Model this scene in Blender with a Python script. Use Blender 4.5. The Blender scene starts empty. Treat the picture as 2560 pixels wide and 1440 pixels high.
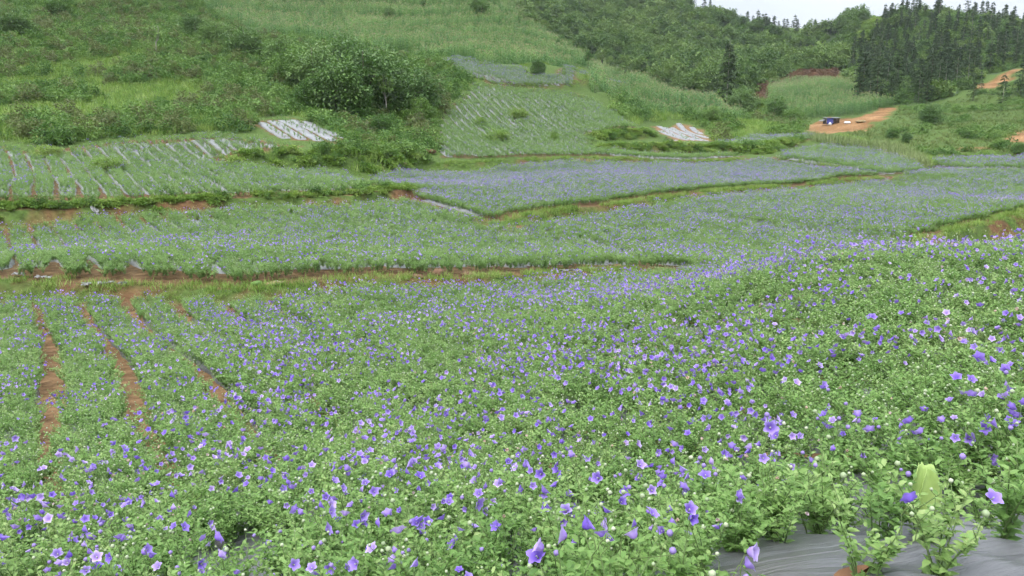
import bpy, math, random
import numpy as np

random.seed(7)
RNG = np.random.default_rng(7)
sc = bpy.context.scene
COL = sc.collection

# ------------------------------------------------------------------ camera, sky, sun, exposure
F = 28.0 / 36.0 * 2560.0
PITCH = math.radians(12.0)
cam_d = bpy.data.cameras.new("camera")
cam_d.sensor_width = 36.0
cam_d.lens = 28.0
cam_d.clip_start = 0.05
cam_d.clip_end = 3000.0
cam = bpy.data.objects.new("camera", cam_d)
cam.location = (0, 0, 0)
cam.rotation_euler = (math.pi / 2 - PITCH, 0, 0)
COL.objects.link(cam)
sc.camera = cam

SUN_EL, SUN_AZ = math.radians(58), math.radians(215)
world = bpy.data.worlds.new("World")
sc.world = world
world.use_nodes = True
nt = world.node_tree
nt.nodes.clear()
wo = nt.nodes.new("ShaderNodeOutputWorld")
bg = nt.nodes.new("ShaderNodeBackground")
sky = nt.nodes.new("ShaderNodeTexSky")
sky.sky_type = 'NISHITA'
sky.sun_disc = False
sky.sun_elevation = SUN_EL
sky.sun_rotation = SUN_AZ
sky.dust_density = 4.0
tc = nt.nodes.new("ShaderNodeTexCoord")
cn = nt.nodes.new("ShaderNodeTexNoise")
cn.inputs["Scale"].default_value = 2.2
cn.inputs["Detail"].default_value = 6
cr = nt.nodes.new("ShaderNodeValToRGB")
cr.color_ramp.elements[0].position = 0.32
cr.color_ramp.elements[0].color = (3.25, 3.55, 4.05, 1)
cr.color_ramp.elements[1].position = 0.72
cr.color_ramp.elements[1].color = (4.5, 4.75, 5.1, 1)
mx = nt.nodes.new("ShaderNodeMix")
mx.data_type = 'RGBA'
mx.inputs[0].default_value = 0.9
nt.links.new(tc.outputs["Generated"], cn.inputs["Vector"])
nt.links.new(cn.outputs["Fac"], cr.inputs[0])
nt.links.new(sky.outputs[0], mx.inputs[6])
nt.links.new(cr.outputs[0], mx.inputs[7])
sx = nt.nodes.new("ShaderNodeSeparateXYZ")          # overcast sky: brighter overhead than at the horizon
nt.links.new(tc.outputs["Generated"], sx.inputs[0])
cl = nt.nodes.new("ShaderNodeMath"); cl.operation = 'MAXIMUM'; cl.inputs[1].default_value = 0.0
nt.links.new(sx.outputs[2], cl.inputs[0])
gr = nt.nodes.new("ShaderNodeMath"); gr.operation = 'MULTIPLY_ADD'; gr.inputs[1].default_value = 2.2; gr.inputs[2].default_value = 1.0
nt.links.new(cl.outputs[0], gr.inputs[0])
sm_ = nt.nodes.new("ShaderNodeVectorMath"); sm_.operation = 'SCALE'
nt.links.new(mx.outputs[2], sm_.inputs[0]); nt.links.new(gr.outputs[0], sm_.inputs["Scale"])
nt.links.new(sm_.outputs[0], bg.inputs[0])
bg.inputs[1].default_value = 0.1
nt.links.new(bg.outputs[0], wo.inputs[0])

sun_d = bpy.data.lights.new("sun", 'SUN')
sun_d.energy = 1.5
sun_d.angle = math.radians(25)
sun_d.color = (1.0, 0.98, 0.95)
sun = bpy.data.objects.new("sun", sun_d)
sun.rotation_euler = (math.pi / 2 - SUN_EL, 0, math.pi - SUN_AZ)
COL.objects.link(sun)

vs = sc.view_settings
vs.view_transform = 'Standard'
vs.look = 'None'
vs.exposure = 0.97
vs.gamma = 1.0
vs.use_curve_mapping = False
sc.render.engine = 'CYCLES'
sc.cycles.use_denoising = True
sc.cycles.use_adaptive_sampling = True
sc.cycles.adaptive_threshold = .05
sc.cycles.max_bounces = 4
sc.cycles.diffuse_bounces = 2
sc.cycles.glossy_bounces = 2
sc.cycles.transmission_bounces = 2
sc.cycles.transparent_max_bounces = 4


# ------------------------------------------------------------------ small maths
def ratio(v):
    c = (720.0 - v) / F
    return (-math.sin(PITCH) + c * math.cos(PITCH)) / (math.cos(PITCH) + c * math.sin(PITCH))


def ray(u, v):
    c = (720.0 - v) / F
    return np.array([(u - 1280.0) / F, math.cos(PITCH) + c * math.sin(PITCH), -math.sin(PITCH) + c * math.cos(PITCH)])


def _hash(ix, iy, seed):
    h = (ix.astype(np.int64) * 374761393 + iy.astype(np.int64) * 668265263 + seed * 144665) & 0xFFFFFFFF
    h = ((h ^ (h >> 13)) * 1274126177) & 0xFFFFFFFF
    return ((h ^ (h >> 16)) & 0xFFFF) / 65535.0


def noise(x, y, scale, seed=0, octv=1):
    x = np.asarray(x, float) / scale
    y = np.asarray(y, float) / scale
    out, amp, tot = 0.0, 1.0, 0.0
    for o in range(octv):
        ix, iy = np.floor(x), np.floor(y)
        fx, fy = x - ix, y - iy
        fx, fy = fx * fx * (3 - 2 * fx), fy * fy * (3 - 2 * fy)
        a, b = _hash(ix, iy, seed + o), _hash(ix + 1, iy, seed + o)
        c, d = _hash(ix, iy + 1, seed + o), _hash(ix + 1, iy + 1, seed + o)
        out = out + amp * ((a * (1 - fx) + b * fx) * (1 - fy) + (c * (1 - fx) + d * fx) * fy)
        tot += amp
        amp *= 0.5
        x, y = x * 2.03, y * 2.03
    return out / tot


def inpoly(px, py, poly):
    px, py = np.asarray(px, float), np.asarray(py, float)
    r = np.zeros(px.shape, bool)
    n = len(poly)
    for i in range(n):
        x0, y0 = poly[i]
        x1, y1 = poly[(i + 1) % n]
        if y0 == y1:
            continue
        k = ((y0 > py) != (y1 > py)) & (px < (x1 - x0) * (py - y0) / (y1 - y0) + x0)
        r ^= k
    return r


def linedist(px, py, line):
    """distance to a polyline, signed: positive on its far side (left to right lines), and the share along it"""
    best = np.full(np.shape(px), 1e9)
    sd = np.zeros(np.shape(px))
    tt = np.zeros(np.shape(px))
    n = len(line) - 1
    for i in range(n):
        ax, ay = line[i]
        bx, by = line[i + 1]
        dx, dy = bx - ax, by - ay
        L2 = dx * dx + dy * dy + 1e-9
        t = np.clip(((px - ax) * dx + (py - ay) * dy) / L2, 0, 1)
        ex, ey = px - (ax + t * dx), py - (ay + t * dy)
        d = np.hypot(ex, ey)
        k = d < best
        best = np.where(k, d, best)
        s = np.sign(dx * (py - ay) - dy * (px - ax))
        sd = np.where(k, d * s, sd)
        tt = np.where(k, (i + t) / n, tt)
    return sd, tt


# ------------------------------------------------------------------ lie of the land: surveyed points (bearing column, row, metres forward)
CP = [  # (u, v, Y, plant height over ground)
    (1280, 1440, 2.12, .32), (1280, 1290, 3.15, .32), (1280, 1100, 5.6, .32), (1280, 1000, 7.5, .32), (1280, 900, 9.7, .32), (1280, 800, 13, .32), (1280, 720, 17.8, .32),
    (0, 1440, 2.9, .32), (60, 1378, 3.4, .32), (60, 1113, 6.5, .32), (60, 1000, 8.6, .32), (60, 850, 12.7, .32), (60, 720, 18, .3), (640, 900, 10.0, .32), (640, 1100, 6.1, .32), (640, 1300, 3.4, .32),
    (2250, 1400, 2.15, .04), (2560, 1250, 2.5, .30), (2513, 900, 4.7, .32), (2533, 700, 7.4, .34), (2560, 592, 9.6, .40), (2000, 660, 10.4, .40), (1700, 695, 14.6, .38),
    (2000, 900, 6.4, .32), (2300, 625, 9.8, .40), (1850, 1150, 4.0, .32), (2316, 1000, 3.9, .32),
    (0, 705, 19, 0), (600, 715, 19.3, 0), (1000, 690, 20.5, 0), (1650, 670, 23, 0), (330, 712, 19, 0),
    (0, 540, 34, .2), (500, 505, 38, .2), (950, 490, 42, .2), (1240, 545, 36, .2), (700, 600, 27.5, .3), (200, 620, 25.5, .3), (1200, 620, 27, .3),
    (1700, 560, 35, .3), (2000, 600, 31, .3), (2330, 592, 33, .3), (2000, 480, 52, .3), (2540, 450, 62, .3), (2200, 442, 66, .3), (2540, 530, 41, .3),
    (1500, 620, 28.5, .3), (2350, 500, 48, .3),
    (1300, 525, 38, .3), (1600, 482, 47, .3), (2210, 436, 66.5, .3), (950, 430, 58, .3), (1100, 408, 68, .3), (1850, 395, 80, .3), (1500, 440, 57, .3),
    (1080, 393, 71, 0), (1870, 387, 83, 0), (1300, 330, 86, .2), (1130, 290, 92, .2), (1200, 210, 110, .2), (1130, 150, 127, .2), (1450, 180, 127, .2),
    (1560, 310, 100, .2), (1400, 250, 106, .2), (1300, 212, 113, .2), (1300, 385, 74, .2), (1700, 378, 84, .2),
    (0, 510, 34.6, .3), (0, 362, 57, .2), (450, 340, 63, .2), (880, 470, 43.5, .3), (600, 420, 51, .3), (300, 450, 43, .3), (740, 292, 77, .1), (850, 355, 66, .1),
    (630, 347, 64, .1), (0, 440, 44, .3), (900, 400, 60, .3), (700, 390, 59, .3),
    (0, 0, 145, 1.5), (0, 200, 86, 1), (500, 0, 172, 1.5), (500, 200, 93, 1), (0, 335, 59, .4), (300, 100, 117, 1), (700, 200, 97, 1), (900, 295, 82, 1),
    (750, 100, 134, 1.5), (250, 270, 74, .8), (1050, 250, 97, .5), (300, -150, 225, 0), (800, -150, 260, 0), (0, -150, 200, 0),
    (800, 0, 192, 1.5), (1100, 100, 152, 1.5), (1100, 0, 204, 1.5), (1230, 0, 203, 1.5), (1330, 80, 177, 1.5), (1480, 160, 161, 1.5), (1640, 215, 150, 1.5),
    (1780, 262, 141, 1.5), (1150, -100, 250, 0), (1550, 230, 136, 1.2), (1700, 285, 128, 1),
    (1640, 200, 262, 3), (1900, 255, 212, 1), (1500, 100, 330, 3), (1500, 0, 430, 3), (1500, -110, 500, 0), (1800, 34, 432, 2), (1900, 84, 452, 2),
    (2060, 94, 462, 1), (2150, 56, 440, 1), (1900, 150, 335, 3), (2000, 198, 262, 1), (1700, 130, 320, 3), (2050, 130, 350, 2), (1330, 40, 340, 2),
    (2250, 44, 345, 0), (2560, 84, 330, 0), (2420, 50, 340, 0), (2350, 170, 262, 2), (2200, 245, 204, 1), (2450, 262, 172, .5), (2560, 215, 182, .5),
    (2030, 292, 166, 1.5), (2030, 224, 206, 1.5), (2065, 309, 151, 0), (2060, 332, 138, 0), (2240, 276, 168, 0), (2180, 290, 150, 0),
    (2330, 325, 116, .3), (2500, 350, 101, .2), (2350, 292, 140, .3), (2400, 392, 90, .2), (2560, 388, 86, .2), (2450, 406, 78, .2), (2560, 300, 128, .2),
    (1950, 372, 91, .3), (2080, 347, 106, .3), (2300, 410, 78, .3), (2000, 347, 108, .3), (2250, 358, 104, .3), (2200, 420, 72, .3),
    (1640, 307, 124, .1), (1760, 350, 106, .1), (1860, 342, 108, .3), (1900, 310, 128, 1),
]
pts = []
for u, v, Y, h in CP:
    d = ray(u, v)
    t = Y / d[1]
    pts.append((d[0] * t, Y, d[2] * t - h))


def _bear(u, v, Y, z):
    d = ray(u, v)
    pts.append((d[0] / d[1] * Y, Y, z))


_bear(1330, 80, 222, 11); _bear(1230, 0, 255, 21); _bear(1480, 160, 205, 5); _bear(1640, 215, 190, 2.5); _bear(1780, 260, 172, 0.5)
for x, y, z in [(0, -8, -0.9), (8, -8, -0.6), (-10, -8, -1.8), (0, -40, 1), (40, -30, 2), (-40, -30, -2), (10, 15, -3.0), (6, 18, -3.9), (12, 22, -4.4),
                (20, 18, -3.8), (18, 10, -2.2), (40, 30, -4.4), (60, 60, -4.4), (-30, 20, -3.9), (-50, 35, -3), (-60, 60, 0), (-110, 100, 14), (-180, 200, 48),
                (120, 120, 2), (190, 200, 14), (300, 300, 30), (300, 420, 20), (0, 700, 45), (200, 700, 25), (-250, 700, 70), (400, 700, 10), (-450, 450, 90),
                (0, 950, 20), (500, 950, 0), (-500, 950, 40), (190, 520, 38), (110, 560, 42), (160, 640, 25)]:
    pts.append((x, y, z))
PT = np.array(pts)
S = 100.0


def _phi(r2):
    return 0.5 * r2 * np.log(r2 + 1e-12)


def _tps_fit(P, lam):
    n = len(P)
    X = P[:, :2] / S
    K = _phi(((X[:, None, :] - X[None]) ** 2).sum(-1)) + np.eye(n) * lam
    Q = np.c_[np.ones(n), X]
    A = np.zeros((n + 3, n + 3))
    A[:n, :n], A[:n, n:], A[n:, :n] = K, Q, Q.T
    return np.linalg.solve(A, np.r_[P[:, 2], np.zeros(3)])


CO = _tps_fit(PT, 1e-5)
XN = PT[:, :2] / S


def base_z(x, y):
    x, y = np.asarray(x, float), np.asarray(y, float)
    sh = x.shape
    X = np.c_[x.ravel(), y.ravel()] / S
    out = np.empty(len(X))
    for i in range(0, len(X), 20000):
        c = X[i:i + 20000]
        r2 = ((c[:, None, 0] - XN[None, :, 0]) ** 2 + (c[:, None, 1] - XN[None, :, 1]) ** 2)
        out[i:i + 20000] = _phi(r2) @ CO[:-3] + CO[-3] + c @ CO[-2:]
    return out.reshape(sh)


TS = np.exp(np.linspace(math.log(1.0), math.log(900), 1100))


def hit(u, v, h=0.0, zf=None):
    d = ray(u, v)
    P = d[None] * TS[:, None]
    g = P[:, 2] - (zf or base_z)(P[:, 0], P[:, 1]) - h
    k = np.where((g[:-1] > 0) & (g[1:] <= 0))[0]
    if len(k) == 0:
        i = int(np.argmin(np.where(TS > 90, g / TS, 1e9)))
        return P[i, 0], P[i, 1]
    i = k[0]
    f = g[i] / (g[i] - g[i + 1])
    p = P[i] * (1 - f) + P[i + 1] * f
    return p[0], p[1]


def world_poly(px, h=0.0):
    return [hit(u, v, h) for u, v in px]


# terrace banks: line on the ground, height of the step, half width, reach, kind of cover
BANKS = []


def bank(px, H, w=0.35, reach=7.0, cover='grass', soil=1.0, h=.22):
    BANKS.append(dict(line=world_poly(px, h), H=H, w=w, reach=reach, cover=cover, soil=soil))


bank([(-140, 552), (0, 538), (250, 521), (500, 504), (880, 491), (1000, 480), (1050, 470)], .5, .28, 7, 'bush', .9)
bank([(1232, 549), (1400, 525), (1560, 508), (1840, 474), (2100, 450), (2215, 438)], .4, .22, 7, 'thin', .55)
bank([(1040, 397), (1300, 400), (1600, 398), (1890, 386)], .38, .25, 7, 'thin', .5)
bank([(590, 404), (700, 398), (880, 396), (1000, 402), (1070, 392)], 1.2, .8, 6, 'bush', .05)
bank([(1490, 347), (1560, 341), (1640, 336)], .7, .5, 6, 'bush', .1)
bank([(1490, 371), (1650, 367), (1800, 371), (1890, 372), (1950, 362), (2010, 349)], .8, .45, 6, 'bush', .6)
bank([(1945, 396), (2020, 404), (2115, 419)], .45, .3, 5, 'thin', 1.0)
bank([(1150, 178), (1290, 213), (1420, 219), (1570, 224)], .5, .4, 5, 'thin', .1)
bank([(1100, 142), (1210, 162), (1330, 166), (1460, 170)], .3, .4, 5, 'thin', .1)
bank([(2310, 612), (2400, 588), (2480, 565), (2560, 544), (2680, 510)], .7, .4, 6, 'thin', 1.0)
bank([(2340, 396), (2450, 389), (2570, 385)], 1.0, .6, 8, 'thin', .3)
MARGIN = None
bank([(-150, 700), (0, 705), (250, 713), (620, 722), (800, 704), (1080, 692), (1500, 671), (1720, 664)], .24, .25, 6, 'thin', .9)
MARGIN = world_poly([(-150, 700), (0, 705), (250, 712), (620, 722), (800, 702), (1080, 691), (1500, 670), (1700, 667)], .22)

CORN_HILL = world_poly([(430, -60), (520, 25), (640, 95), (780, 100), (1000, 148), (1100, 143), (1210, 160), (1330, 163), (1455, 165), (1560, 192), (1660, 222),
                        (1640, 210), (1480, 155), (1330, 76), (1240, 2), (1200, -60)])
CORN_MID = world_poly([(1480, 192), (1560, 200), (1660, 222), (1780, 262), (1850, 300), (1760, 290), (1690, 285), (1600, 272), (1560, 250), (1480, 225)])
CORN_FAR = world_poly([(1925, 228), (2040, 215), (2130, 228), (2150, 262), (2240, 268), (2140, 288), (2000, 302), (1920, 292)])


def zt(x, y):
    """height of the finished ground"""
    x, y = np.asarray(x, float), np.asarray(y, float)
    z = base_z(x, y)
    far = np.clip((y - 140) / 90, 0, 1)
    z = z + far * (noise(x, y, 34, 3, 3) - .5) * np.where(y > 190, 9.0, 6.0) * np.clip((520 - y) / 180, .35, 1)
    z = z + np.clip((y - 60) / 60, 0, 1) * (noise(x, y, 9, 5, 2) - .5) * 0.9 * np.clip((x - 25) / 15, .15, 1.0)
    z = z + np.clip((y - 2) / 10, 0, 1) * (noise(x, y, 5, 9, 2) - .5) * 0.10
    mask = inpoly(x, y, CORN_HILL) | inpoly(x, y, CORN_MID)
    hh = 3.4
    q = z / hh + 1.9 * noise(x, y, 34, 12, 2)
    fr = q - np.floor(q)
    saw = np.where(fr < .75, -fr * 0.45, -.3375 + (fr - .75) * 1.35) * (.8 + 1.0 * noise(x, y, 22, 15))
    z = z + np.where(mask, saw * hh, 0)
    for b in BANKS:
        L = np.array(b['line'])
        bb = (x > L[:, 0].min() - 30) & (x < L[:, 0].max() + 30) & (y > L[:, 1].min() - 30) & (y < L[:, 1].max() + 30)
        if not bb.any():
            continue
        xs, ys = x[bb], y[bb]
        sd, t = linedist(xs, ys, b['line'])
        tap = np.clip(np.minimum(t, 1 - t) / .12, 0, 1)
        wob = (noise(xs, ys, 1.7, 20, 2) - .5) * .5
        s = np.clip((sd + wob) / b['w'], -1, 1)
        s = s * (1.5 - .5 * s * s)
        zz = z[bb] if z.ndim else z
        add = b['H'] * .5 * tap * s * np.exp(-np.abs(sd) / b['reach'])
        if z.ndim:
            z[bb] = zz + add
        else:
            z = z + float(add[0]) if np.ndim(add) else z + add
    return z


def zt1(x, y):
    return float(zt(np.array([x]), np.array([y]))[0])


def ground(u, v, h=0.0):
    return hit(u, v, h, zt)


# ------------------------------------------------------------------ materials
def mat(name):
    m = bpy.data.materials.new(name)
    m.use_nodes = True
    m.node_tree.nodes.clear()
    return m, m.node_tree.nodes, m.node_tree.links


def ramp(N, cols, pos=None):
    r = N.new("ShaderNodeValToRGB")
    e = r.color_ramp.elements
    while len(e) < len(cols):
        e.new(0.5)
    for i, c in enumerate(cols):
        e[i].position = pos[i] if pos else i / (len(cols) - 1)
        e[i].color = (*c, 1)
    return r


def leaf_mat(name, cols, transl=.28, rough=.55, patch=0.0, patch_scale=.2, spec=.3, obj=.45, leafv=.55):
    m, N, Lk = mat(name)
    at = N.new("ShaderNodeAttribute"); at.attribute_name = "rnd"
    oi = N.new("ShaderNodeObjectInfo")
    a = N.new("ShaderNodeMath"); a.operation = 'MULTIPLY'; a.inputs[1].default_value = leafv
    b = N.new("ShaderNodeMath"); b.operation = 'MULTIPLY_ADD'; b.inputs[1].default_value = obj
    Lk.new(at.outputs["Fac"], a.inputs[0])
    Lk.new(oi.outputs["Random"], b.inputs[0])
    Lk.new(a.outputs[0], b.inputs[2])
    src = b.outputs[0]
    if patch:
        ge = N.new("ShaderNodeNewGeometry")
        nz = N.new("ShaderNodeTexNoise"); nz.inputs["Scale"].default_value = patch_scale; nz.inputs["Detail"].default_value = 2
        Lk.new(ge.outputs["Position"], nz.inputs["Vector"])
        c = N.new("ShaderNodeMath"); c.operation = 'SUBTRACT'; c.inputs[1].default_value = .5
        d = N.new("ShaderNodeMath"); d.operation = 'MULTIPLY_ADD'; d.inputs[1].default_value = patch * 2
        Lk.new(nz.outputs["Fac"], c.inputs[0]); Lk.new(c.outputs[0], d.inputs[0]); Lk.new(src, d.inputs[2])
        src = d.outputs[0]
    r = ramp(N, cols)
    Lk.new(src, r.inputs[0])
    p = N.new("ShaderNodeBsdfPrincipled")
    p.inputs["Roughness"].default_value = rough
    p.inputs["Specular IOR Level"].default_value = spec
    Lk.new(r.outputs[0], p.inputs["Base Color"])
    t = N.new("ShaderNodeBsdfTranslucent")
    Lk.new(r.outputs[0], t.inputs["Color"])
    mxs = N.new("ShaderNodeMixShader"); mxs.inputs[0].default_value = transl
    o = N.new("ShaderNodeOutputMaterial")
    Lk.new(p.outputs[0], mxs.inputs[1]); Lk.new(t.outputs[0], mxs.inputs[2]); Lk.new(mxs.outputs[0], o.inputs[0])
    return m


def plain_mat(name, c0, c1, scale=8.0, rough=.7, bump=.2, bscale=None, spec=.3, detail=5, stretch=None):
    m, N, Lk = mat(name)
    te = N.new("ShaderNodeTexCoord")
    mp = N.new("ShaderNodeMapping")
    if stretch:
        mp.inputs["Scale"].default_value = stretch
    Lk.new(te.outputs["Object"], mp.inputs["Vector"])
    nz = N.new("ShaderNodeTexNoise"); nz.inputs["Scale"].default_value = scale; nz.inputs["Detail"].default_value = detail
    Lk.new(mp.outputs[0], nz.inputs["Vector"])
    r = ramp(N, [c0, c1], [.3, .7])
    Lk.new(nz.outputs["Fac"], r.inputs[0])
    p = N.new("ShaderNodeBsdfPrincipled")
    p.inputs["Roughness"].default_value = rough
    p.inputs["Specular IOR Level"].default_value = spec
    Lk.new(r.outputs[0], p.inputs["Base Color"])
    if bump:
        nb = N.new("ShaderNodeTexNoise"); nb.inputs["Scale"].default_value = bscale or scale * 2; nb.inputs["Detail"].default_value = 4
        Lk.new(mp.outputs[0], nb.inputs["Vector"])
        bp = N.new("ShaderNodeBump"); bp.inputs["Strength"].default_value = bump; bp.inputs["Distance"].default_value = .03
        Lk.new(nb.outputs["Fac"], bp.inputs["Height"]); Lk.new(bp.outputs[0], p.inputs["Normal"])
    o = N.new("ShaderNodeOutputMaterial")
    Lk.new(p.outputs[0], o.inputs[0])
    return m


M = {}
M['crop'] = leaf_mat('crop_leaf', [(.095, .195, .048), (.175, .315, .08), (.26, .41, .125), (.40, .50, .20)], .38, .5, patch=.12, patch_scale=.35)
M['crop_stem'] = plain_mat('crop_stem', (.10, .17, .05), (.16, .22, .08), 6, .6, 0)
M['bud'] = leaf_mat('bud', [(.22, .33, .15), (.42, .5, .3), (.6, .62, .48)], .2, .5)
M['budv'] = leaf_mat('bud_violet', [(.28, .22, .5), (.35, .26, .6)], .2, .5)
M['wilt'] = leaf_mat('wilted_flower', [(.45, .30, .18), (.55, .42, .34), (.5, .4, .5)], .25, .7)
M['corn'] = leaf_mat('corn_leaf', [(.055, .135, .038), (.105, .22, .06), (.18, .315, .085), (.29, .40, .13)], .25, .5, patch=.25, patch_scale=.05)
M['tassel'] = leaf_mat('corn_tassel', [(.27, .28, .13), (.42, .36, .21)], .2, .7)
M['grass'] = leaf_mat('grass_blade', [(.09, .185, .03), (.16, .28, .045), (.24, .345, .07), (.31, .37, .12)], .3, .55, patch=.25, patch_scale=.12)
M['meadow'] = leaf_mat('meadow_grass', [(.06, .105, .026), (.10, .16, .036), (.15, .20, .05), (.19, .22, .08)], .25, .6, patch=.35, patch_scale=.07)
M['shrub'] = leaf_mat('shrub_leaf', [(.040, .10, .022), (.09, .185, .038), (.16, .275, .06), (.245, .36, .10)], .25, .5, patch=.2, patch_scale=.08)
M['bronze'] = leaf_mat('bronze_shrub_leaf', [(.11, .13, .05), (.15, .18, .065), (.17, .22, .07)], .25, .6)
M['dark'] = leaf_mat('dark_tree_leaf', [(.038, .095, .024), (.09, .18, .042), (.16, .27, .07), (.24, .36, .11)], .2, .42, spec=.45)
M['forest'] = leaf_mat('forest_leaf', [(.045, .10, .028), (.095, .175, .042), (.155, .245, .06), (.23, .32, .09)], .2, .55, patch=.25, patch_scale=.02)
M['needle'] = leaf_mat('conifer_needle', [(.022, .048, .021), (.042, .08, .03), (.07, .115, .04), (.11, .16, .055)], .12, .6, patch=.1, patch_scale=.03)
M['reed'] = leaf_mat('reed_blade', [(.12, .19, .06), (.2, .26, .09), (.33, .36, .17)], .3, .55)
M['dead'] = leaf_mat('dead_scrub', [(.13, .075, .045), (.19, .11, .065), (.16, .13, .07)], .1, .8)
M['bark'] = plain_mat('bark', (.07, .055, .04), (.16, .13, .10), 5, .85, .4)
M['palebark'] = plain_mat('pale_bark', (.25, .23, .19), (.4, .37, .32), 5, .8, .3)
M['soil'] = plain_mat('soil', (.17, .085, .04), (.32, .17, .085), 3, .9, .5, 14)
M['straw'] = plain_mat('straw', (.20, .15, .07), (.33, .26, .14), 20, .8, .4)
M['clod'] = plain_mat('clod', (.10, .06, .035), (.2, .12, .07), 9, .95, .6)


def flower_mat():
    m, N, Lk = mat('violet_petal')
    at = N.new("ShaderNodeAttribute"); at.attribute_name = "rnd"      # 0 at the throat, 1 at the rim
    oi = N.new("ShaderNodeObjectInfo")
    r = ramp(N, [(.22, .125, .54), (.30, .195, .64), (.41, .31, .74)], [0, .45, 1])
    Lk.new(at.outputs["Fac"], r.inputs[0])
    r2 = ramp(N, [(.70, .62, .95), (1, 1, 1), (1.15, 1.2, 1.05), (1.6, 1.75, 1.15)], [0, .4, .75, 1])
    Lk.new(oi.outputs["Random"], r2.inputs[0])
    mm = N.new("ShaderNodeMix"); mm.data_type = 'RGBA'; mm.blend_type = 'MULTIPLY'; mm.inputs[0].default_value = 1
    Lk.new(r.outputs[0], mm.inputs[6]); Lk.new(r2.outputs[0], mm.inputs[7])
    p = N.new("ShaderNodeBsdfPrincipled"); p.inputs["Roughness"].default_value = .6; p.inputs["Specular IOR Level"].default_value = .2
    Lk.new(mm.outputs[2], p.inputs["Base Color"])
    t = N.new("ShaderNodeBsdfTranslucent"); Lk.new(mm.outputs[2], t.inputs["Color"])
    s = N.new("ShaderNodeMixShader"); s.inputs[0].default_value = .3
    o = N.new("ShaderNodeOutputMaterial")
    Lk.new(p.outputs[0], s.inputs[1]); Lk.new(t.outputs[0], s.inputs[2]); Lk.new(s.outputs[0], o.inputs[0])
    return m


M['petal'] = flower_mat()


def plastic_mat(name='mulch_plastic', cols=((.13, .12, .105), (.18, .182, .185), (.23, .233, .24)), bump=.6, rough=.42):
    m, N, Lk = mat(name)
    te = N.new("ShaderNodeNewGeometry")
    mp = N.new("ShaderNodeMapping"); mp.inputs["Rotation"].default_value = (0, 0, .3); mp.inputs["Scale"].default_value = (1, 7, 1)
    Lk.new(te.outputs["Position"], mp.inputs["Vector"])
    nz = N.new("ShaderNodeTexNoise"); nz.inputs["Scale"].default_value = 2.6; nz.inputs["Detail"].default_value = 6; nz.inputs["Distortion"].default_value = .6
    Lk.new(mp.outputs[0], nz.inputs["Vector"])
    n2 = N.new("ShaderNodeTexNoise"); n2.inputs["Scale"].default_value = 1.1; n2.inputs["Detail"].default_value = 5
    Lk.new(te.outputs["Position"], n2.inputs["Vector"])
    r = ramp(N, list(cols), [.25, .45, .7])
    Lk.new(n2.outputs["Fac"], r.inputs[0])
    p = N.new("ShaderNodeBsdfPrincipled")
    p.inputs["Roughness"].default_value = rough
    p.inputs["Specular IOR Level"].default_value = .55
    Lk.new(r.outputs[0], p.inputs["Base Color"])
    bp = N.new("ShaderNodeBump"); bp.inputs["Strength"].default_value = bump; bp.inputs["Distance"].default_value = .02
    Lk.new(nz.outputs["Fac"], bp.inputs["Height"]); Lk.new(bp.outputs[0], p.inputs["Normal"])
    o = N.new("ShaderNodeOutputMaterial"); Lk.new(p.outputs[0], o.inputs[0])
    return m


M['plastic'] = plastic_mat()
M['plastic_dark'] = plastic_mat('grey_mulch_plastic', ((.08, .075, .065), (.105, .107, .112), (.15, .152, .158)), 1.0, .3)


# ------------------------------------------------------------------ mesh helpers (triangles from numpy)
class Geo:
    def __init__(s):
        s.V, s.T, s.R, s.MI, s.n = [], [], [], [], 0

    def add(s, V, T, rnd=None, mi=0):
        V = np.asarray(V, float).reshape(-1, 3)
        T = np.asarray(T, int).reshape(-1, 3)
        s.V.append(V); s.T.append(T + s.n)
        if rnd is None:
            rnd = np.full(len(V), .5)
        s.R.append(np.broadcast_to(np.asarray(rnd, float), (len(V),)))
        s.MI.append(np.full(len(T), mi))
        s.n += len(V)
        return s

    def mesh(s, name, mats, smooth=False):
        V = np.concatenate(s.V); T = np.concatenate(s.T); R = np.concatenate(s.R); MI = np.concatenate(s.MI)
        me = bpy.data.meshes.new(name)
        me.vertices.add(len(V)); me.vertices.foreach_set("co", V.ravel())
        me.loops.add(T.size); me.loops.foreach_set("vertex_index", T.ravel().astype(np.int32))
        me.polygons.add(len(T))
        me.polygons.foreach_set("loop_start", np.arange(0, T.size, 3, dtype=np.int32))
        me.polygons.foreach_set("loop_total", np.full(len(T), 3, dtype=np.int32))
        for m in mats:
            me.materials.append(m)
        me.polygons.foreach_set("material_index", MI.astype(np.int32))
        if smooth:
            me.polygons.foreach_set("use_smooth", np.ones(len(T), bool))
        a = me.attributes.new("rnd", 'FLOAT', 'POINT')
        a.data.foreach_set("value", R.astype(np.float32))
        me.update(calc_edges=True)
        me.validate()
        return me


def obj(name, me, parent=None, loc=None, rot=None, scale=None):
    o = bpy.data.objects.new(name, me)
    COL.objects.link(o)
    if parent is not None:
        o.parent = parent
    if loc is not None:
        o.location = loc
    if rot is not None:
        o.rotation_euler = rot
    if scale is not None:
        o.scale = scale if hasattr(scale, '__len__') else (scale,) * 3
    return o


def tag(o, label=None, cat=None, group=None, kind=None):
    if label: o['label'] = label
    if cat: o['category'] = cat
    if group: o['group'] = group
    if kind: o['kind'] = kind
    return o


def nrm(v):
    return v / (np.linalg.norm(v, axis=-1, keepdims=True) + 1e-9)


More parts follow.
